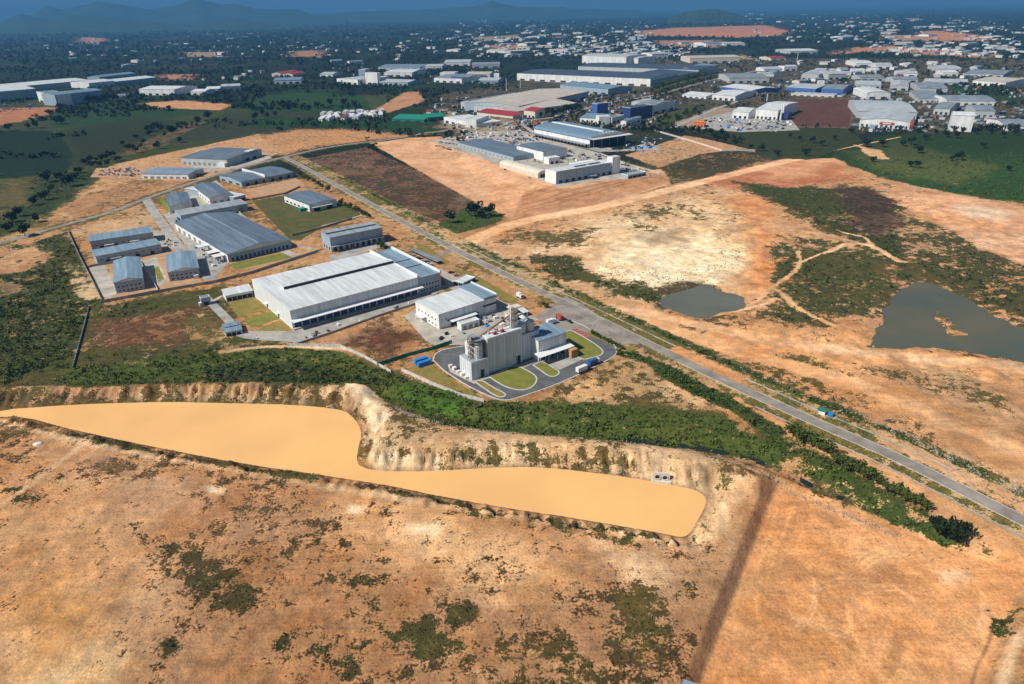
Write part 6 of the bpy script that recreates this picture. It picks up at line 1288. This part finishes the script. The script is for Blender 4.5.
clutter([([(430, 100), (560, 92), (650, 92), (690, 100), (640, 130), (540, 128), (450, 135)], 420), ([(700, 82), (860, 66), (1024, 66), (1024, 130), (860, 132), (790, 96), (700, 100)], 700), ([(560, 66), (700, 56), (780, 60), (700, 80)], 160), ([(330, 64), (500, 62), (500, 84), (340, 84)], 160)],
        ['wall_pale', 'roof_mid', 'dark', 'roof_light', 'rust'], 'small sheds, crates and vehicles filling the far factory yards', 'yard clutter', 'yard_clutter', 31, 3, 11, 1.5, 4.5, keep=.75)
clutter([([(436, 138), (470, 133), (520, 131), (545, 140), (520, 146), (470, 140)], 90), ([(560, 150), (600, 156), (640, 168), (645, 176), (615, 172), (560, 160)], 60), ([(600, 150), (650, 139), (664, 146), (640, 152)], 40), ([(694, 126), (708, 118), (792, 120), (796, 129), (740, 131)], 110), ([(0, 112), (0, 104), (36, 103), (36, 109)], 60)],
        ['trim', 'roof_mid', 'dark', 'blue_paint', 'rust'], 'crates, pallets and machines standing about the middle yards', 'yard clutter', 'yard_clutter', 32, 1.5, 5.5, 1, 2.6, keep=.6)
clutter([([(176, 216), (192, 224), (214, 250), (222, 262), (212, 270), (190, 245)], 26), ([(152, 234), (164, 233), (176, 246), (166, 248)], 8), ([(100, 169), (140, 168), (140, 177), (98, 176)], 50), ([(440, 290), (500, 318), (520, 322), (505, 326), (480, 330), (450, 338), (440, 342)], 34), ([(300, 338), (420, 298), (424, 300), (305, 341)], 14)],
        ['trim', 'roof_mid', 'dark', 'blue_paint', 'rust'], 'pallets, drums and machines standing about the near yards', 'yard clutter', 'yard_clutter', 33, .9, 3.2, .6, 1.9, keep=.4)
clutter([([(450, 18), (660, 22), (650, 44), (560, 56), (480, 58), (450, 40)], 320), ([(660, 14), (900, 10), (1024, 22), (1024, 44), (800, 44)], 230), ([(560, 44), (700, 44), (690, 56), (560, 56)], 160), ([(20, 30), (300, 24), (450, 34), (440, 58), (150, 62), (30, 48)], 150), ([(860, 42), (1024, 44), (1024, 58), (880, 56)], 70)],
        ['roof_white', 'roof_pale', 'roof_mid', 'roof_tan'], 'tiny hazy roofs of the far towns', 'town', 'far_town', 34, 10, 34, 3, 7, gable=True, keep=.6)
# culvert at the pond head
q = g(661, 481, POND_Z); o = empty('culvert_outlet', (q[0], q[1], POND_Z + .5), math.radians(-14)); tag(o, 'concrete culvert headwall with two dark pipe mouths above the pond', 'culvert')
MB().box(-3.6, 3.6, 0, 1.0, -1, 3.4).build('headwall', M['pipe'], o); MB().box(-4.2, 4.2, -1.6, 0, -1.0, .15).build('apron_slab', M['pipe'], o)
for sx in (-1.6, 1.6):
    m = MB(); n = 16
    for r_, yy in ((1.35, -.35), (1.05, -.35), (1.05, .02)): m.v += [(sx + r_ * math.cos(2 * math.pi * i / n), yy, 1.6 + r_ * math.sin(2 * math.pi * i / n)) for i in range(n)]
    for k in range(2): m.f += [(k * n + i, k * n + (i + 1) % n, (k + 1) * n + (i + 1) % n, (k + 1) * n + i) for i in range(n)]
    pp = m.build('pipe', M['pipe'], o); MB().poly([(sx + 1.06 * math.cos(2 * math.pi * i / n), -.03, 1.6 + 1.06 * math.sin(2 * math.pi * i / n)) for i in range(n)]).build('pipe_mouth', M['dark'], pp)
# roadside shelter and site hut
q = gz(823, 414); o = empty('roadside_shelter', q, math.radians(-35)); tag(o, 'small roadside kiosk with green roof and white wall by the main road', 'kiosk')
MB().box(-2, 1, -1.2, 1.2, -.3, 2.2).build('wall', M['wall_white'], o); MB().box(-2.4, 1.6, -1.6, 1.6, 2.21, 2.5).build('roof', M['green_sheet'], o); MB().box(2.2, 4.6, -1, 1.2, -.3, 1.6).build('side_box', M['blue_paint'], o)
q = gz(688, 691); o = empty('site_cabin', (q[0], q[1], q[2]), math.radians(-25)); tag(o, 'blue and white site cabin cut by the bottom edge', 'cabin')
MB().box(-1.5, 3.5, -1.5, 1.2, -.3, 2.3).build('wall', M['blue_paint'], o); MB().box(-1.8, 3.8, -1.8, 1.5, 2.31, 2.5).build('roof', M['roof_light'], o); MB().box(0, 1, -1.55, -1.4, 0, 2).build('door', M['dark'], o)
q = gz(38, 444); o = empty('tarpaulin_heap', q, .3); tag(o, 'small heap under a pale tarpaulin in a hollow by the pond', 'heap')
hp = MB(); n = 12
for zz, r_ in ((-.2, 2.2), (.5, 1.7), (.9, .8)): hp.v += [(r_ * math.cos(6.283 * i / n) * (1 + .2 * math.sin(i * 2.3)), r_ * .7 * math.sin(6.283 * i / n), zz + .1 * math.sin(i * 1.7)) for i in range(n)]
for k in range(2): hp.f += [(k * n + i, k * n + (i + 1) % n, (k + 1) * n + (i + 1) % n, (k + 1) * n + i) for i in range(n)]
hp.f.append(tuple(2 * n + i for i in range(n))); hp.build('tarpaulin', M['trim'], o)

# ------------------------------------------------------------------ street lamps
def lamp_proto():
    o = empty('street_lamp', (0, 0, 0)); MB().cyl(0, 0, -.3, 8.5, .11, .06, n=8).build('pole', M['steel'], o); MB().bar((0, 0, 8.4), (1.8, 0, 8.8), .05).build('arm', M['steel'], o); MB().box(1.5, 2.3, -.14, .14, 8.75, 8.9).build('lamp_head', M['trim'], o); return o
def copy_tree(o):
    c = o.copy(); COL.objects.link(c)
    for ch in o.children:
        d = ch.copy(); COL.objects.link(d); d.parent = c
        for g2 in ch.children: e = g2.copy(); COL.objects.link(e); e.parent = d
    return c
def place_set(proto, spots, label, cat, group, first=[True]):
    used = False
    for x, y, z, a in spots:
        o = copy_tree(proto); o.location = (x, y, z); o.rotation_euler.z = a; tag(o, label, cat, group)
def remove_tree(o):
    for ch in list(o.children): remove_tree(ch)
    bpy.data.objects.remove(o)
lp = lamp_proto(); sp = []
for ln, st, side in ((ROAD_B, 3, 6.2), (ROAD_A, 4, 5.2)):
    of = offset(ln, side)
    for i in range(2, len(of) - 1, st): d = of[min(i + 1, len(of) - 1)] - of[i]; sp.append((of[i][0], of[i][1], float(tz(*of[i])[0]), math.atan2(d[1], d[0]) - math.pi / 2))
place_set(lp, sp[:20], 'one of the slim street lamps along the main road', 'street lamp', 'lamps along the main road'); place_set(lp, sp[20:], 'one of the slim street lamps along the upper left road', 'street lamp', 'lamps along the upper left road'); remove_tree(lp)

# ------------------------------------------------------------------ vehicles
def car_proto(m):
    o = empty('parked_car', (0, 0, 0)); bd = MB(); pr_ = [(-2.1, .35), (-2.15, .8), (-1.2, .95), (1.3, .95), (2.1, .8), (2.15, .35)]
    bd.v = [(x, -.85, z) for x, z in pr_] + [(x, .85, z) for x, z in pr_]; k = len(pr_); bd.f = [tuple(range(k)), tuple(range(2 * k - 1, k - 1, -1))] + [(i, k + i, k + (i + 1) % k, (i + 1) % k) for i in range(k)]; bo = bd.build('body', M[m], o)
    cb = MB(); cb.v = [(-1.7, -.8, .96), (1.0, -.8, .96), (1.0, .8, .96), (-1.7, .8, .96), (-1.2, -.65, 1.5), (.35, -.65, 1.5), (.35, .65, 1.5), (-1.2, .65, 1.5)]; cb.f = [(4, 5, 6, 7), (0, 1, 5, 4), (1, 2, 6, 5), (2, 3, 7, 6), (3, 0, 4, 7)]; cb.build('cabin_glass', M['glass'], o)
    MB().box(-1.15, .3, -.63, .63, 1.5, 1.55).build('cabin_roof', M[m], o)
    for wx in (-1.3, 1.3):
        for wy in (-.86, .72): wl = MB(); nn = 12; wl.v = [(wx + .33 * math.cos(6.283 * i / nn), y_, .33 + .33 * math.sin(6.283 * i / nn)) for y_ in (wy, wy + .16) for i in range(nn)]; wl.f = [(i, (i + 1) % nn, nn + (i + 1) % nn, nn + i) for i in range(nn)] + [tuple(range(nn))[::-1], tuple(range(nn, 2 * nn))]; wl.build('wheel', M['tyre'], o)
    return o
def truck_proto(cab, box, L=8.0):
    o = empty('truck', (0, 0, 0)); MB().box(-L / 2, L / 2 - 2.2, -1.2, 1.2, 1.05, 3.6).build('cargo_box', M[box], o); MB().box(-L / 2, L / 2, -.5, .5, .6, 1.04).build('chassis', M['dark'], o)
    c = MB(); c.v = [(L / 2 - 2.0, -1.15, .7), (L / 2, -1.15, .7), (L / 2, 1.15, .7), (L / 2 - 2, 1.15, .7), (L / 2 - 2.0, -1.15, 2.9), (L / 2 - .4, -1.1, 2.9), (L / 2 - .4, 1.1, 2.9), (L / 2 - 2, 1.15, 2.9)]; c.f = [(4, 5, 6, 7), (0, 1, 5, 4), (1, 2, 6, 5), (2, 3, 7, 6), (3, 0, 4, 7), (3, 2, 1, 0)]; cb = c.build('cab', M[cab], o); MB().box(L / 2 - .35, L / 2 - .08, -.95, .95, 1.75, 2.5).build('windscreen', M['glass'], cb)
    for wx in (-L / 2 + 1, -L / 2 + 2.1, L / 2 - 1.1):
        for wy in (-1.2, .9): wl = MB(); nn = 12; wl.v = [(wx + .5 * math.cos(6.283 * i / nn), y_, .5 + .5 * math.sin(6.283 * i / nn)) for y_ in (wy, wy + .3) for i in range(nn)]; wl.f = [(i, (i + 1) % nn, nn + (i + 1) % nn, nn + i) for i in range(nn)] + [tuple(range(nn))[::-1], tuple(range(nn, 2 * nn))]; wl.build('wheel', M['tyre'], o)
    return o
CARS = {c: car_proto('car_' + c) for c in ('white', 'dark', 'silver', 'blue', 'red')}
VR = random.Random(9)
def cars(pts, label, group, ang=None, cols=('white', 'silver', 'dark', 'white', 'blue', 'red')):
    for px, py in pts:
        jj = 1.2 if group else 0; q = gz(px + VR.uniform(-jj, jj), py + VR.uniform(-jj, jj) * .4); c = VR.choice(cols); o = copy_tree(CARS[c]); o.location = (q[0], q[1], q[2] + .12); o.rotation_euler.z = (RA + (math.pi / 2 if ang else 0)) + VR.uniform(-.06, .06); tag(o, label, 'car', group); o['look'] = c
def prow(x0, y0, x1, y1, n): return [(x0 + (x1 - x0) * i / max(n - 1, 1), y0 + (y1 - y0) * i / max(n - 1, 1)) for i in range(n)]
cars([(570, 322.5)], 'dark car waiting on the apron by the plant gate', None, None, ('dark',)); cars([(451, 273)], 'dark car parked beside the office block entrance', None, True, ('dark',)); cars([(456, 276)], 'silver car parked beside the office block entrance', None, True, ('silver',))
cars(prow(411, 255.5, 432, 265.5, 8), 'one of the cars under the long narrow shelter', 'cars under the narrow shelter', True)
cars(prow(436, 146, 452, 150, 7) + prow(440, 142, 462, 146, 8) + prow(444, 139, 466, 141, 8), 'one of the cars parked left of the long dark-roofed shed', 'cars left of the dark-roofed shed', True)
cars(prow(500, 140, 540, 147, 9) + prow(508, 137, 534, 141, 6), 'one of the vehicles parked behind the long dark-roofed shed', 'vehicles behind the dark-roofed shed', True, ('blue', 'blue', 'white', 'silver', 'red'))
cars(prow(618, 168, 640, 172, 7) + prow(612, 162, 626, 166, 4), 'one of the cars parked right of the corner tower', 'cars right of the corner tower', True)
cars(prow(636, 138, 684, 141, 14) + prow(642, 142, 660, 146, 6), 'one of the vehicles parked behind the bare platform lot', 'vehicles behind the platform lot', None, ('blue', 'white', 'dark', 'silver'))
cars(prow(714, 117, 728, 122, 6) + prow(740, 124, 780, 129, 14) + prow(744, 128, 776, 132, 10), 'one of the vehicles in the yard below the stack factory', 'vehicles below the stack factory', None, ('white', 'silver', 'dark', 'white'))
cars([(200, 237), (206, 243), (212, 250), (186, 228), (176, 222)], 'one of the vehicles in the loading yard of the largest blue-grey warehouse', 'vehicles in the left loading yard')
cars(prow(104, 172, 138, 171, 10) + prow(100, 175, 136, 175, 9), 'one of the vehicles in the yard left of the long white shed', 'vehicles left of the white shed', None, ('dark', 'white', 'silver', 'red'))
cars([(512, 162), (506, 170), (529, 178)], 'one of the cars along the edge of the raised platform', 'cars along the platform edge')
cars([(155, 240), (170, 245), (176, 243)], 'one of the small vehicles in the lane beside the narrow sheds', 'vehicles beside the narrow sheds', True)
cars(prow(868, 131, 905, 132.5, 10), 'one of the cars in front of the red-signed factory', 'cars in front of the red-signed factory', True); cars(prow(5, 109, 40, 105, 14), 'one of the vehicles in the yard at the far left edge', 'vehicles at the far left', True)
for c in CARS.values(): remove_tree(c)
def truck(px, py, cab, box, label, a=0, L=8.0):
    q = gz(px, py); o = truck_proto(cab, box, L); o.location = (q[0], q[1], q[2] + .1); o.rotation_euler.z = a; tag(o, label, 'truck')
truck(583, 371.5, 'car_blue', 'wall_white', 'white lorry with blue cab at the plant kerb, rear of the two', ang + .06, 9); truck(594, 364.5, 'car_white', 'car_blue', 'dark blue lorry with white cab at the plant kerb, front of the two', ang + .06, 8)
truck(559.5, 319.5, 'car_red', 'red_paint', 'red truck standing beside the plant gate', ang + 1.4, 7); truck(551.5, 324, 'car_white', 'wall_white', 'white truck left of the red one at the plant gate', ang, 7)
truck(213, 256, 'car_white', 'door_grey', 'grey lorry backed to the left loading yard canopy', ang + math.pi, 8); truck(200, 176.5, 'car_blue', 'car_dark', 'dark lorry driving on the upper left road', math.radians(40), 8); truck(520, 298, 'car_white', 'wall_white', 'white van parked on the pale strip above the plant', RA, 6)
# ------------------------------------------------------------------ labels of look-alikes: found by counting along the row
ORD = 'first second third fourth fifth sixth seventh eighth ninth tenth eleventh twelfth thirteenth fourteenth fifteenth sixteenth seventeenth eighteenth nineteenth twentieth'.split()
TENS = {20: 'twenty', 30: 'thirty', 40: 'forty', 50: 'fifty', 60: 'sixty'}
def ordinal(i):
    if i < 20: return ORD[i]
    n = i + 1; t_, u_ = n // 10 * 10, n % 10
    return {30: 'thirtieth', 40: 'fortieth', 50: 'fiftieth', 60: 'sixtieth'}.get(n) or TENS[t_] + '-' + ORD[u_ - 1]
byl = {}
for ob in bpy.data.objects:
    if ob.parent is None and ob.get('group') and ob.get('label', '').startswith('one of the '):
        look = ob.get('look', ''); byl.setdefault((ob['label'], look), []).append(ob)
bpy.context.view_layer.update()
for (lab, look), l in byl.items():
    l.sort(key=lambda q: project(*q.location)[0]); base = lab[len('one of the '):]
    w0 = base.split(' ')
    # singular of the noun: first plural word before a place word
    for i, w_ in enumerate(w0):
        if w_ in ('trees', 'cars', 'vehicles', 'lamps', 'bushes', 'buildings', 'sheds', 'halls', 'houses', 'roofs', 'outbuildings', 'tents', 'huts'):
            w0[i] = {'bushes': 'bush'}.get(w_, w_[:-1]); break
    noun = ' '.join(w0[:i + 1]); rest = ' '.join(w0[i + 1:])
    if look: noun = look + ' ' + w0[i]
    for k, ob in enumerate(l):
        ob['label'] = (f'{noun} {rest}' if len(l) == 1 else f'{ordinal(k)} {noun} from the left {rest}')
        if look and 'look' in ob: del ob['look']
for ob in bpy.data.objects:
    for k in ('look', 'L', 'W', 'h', 'R'):
        if k in ob: del ob[k]
# ------------------------------------------------------------------ haze
hz = MB().box(-47000, 47000, -1800, 48000, -17, 900).build('haze', None)
mm = bpy.data.materials.new('haze'); mm.use_nodes = True; tt = mm.node_tree; tt.nodes.remove(tt.nodes['Principled BSDF'])
pv = tt.nodes.new('ShaderNodeVolumePrincipled'); pv.inputs['Density'].default_value = HAZE_DENSITY; pv.inputs['Color'].default_value = (*HAZE_COLOR, 1); pv.inputs['Anisotropy'].default_value = 0.0
tt.links.new(pv.outputs[0], tt.nodes['Material Output'].inputs['Volume']); hz.data.materials.append(mm); tag(hz, kind='stuff')
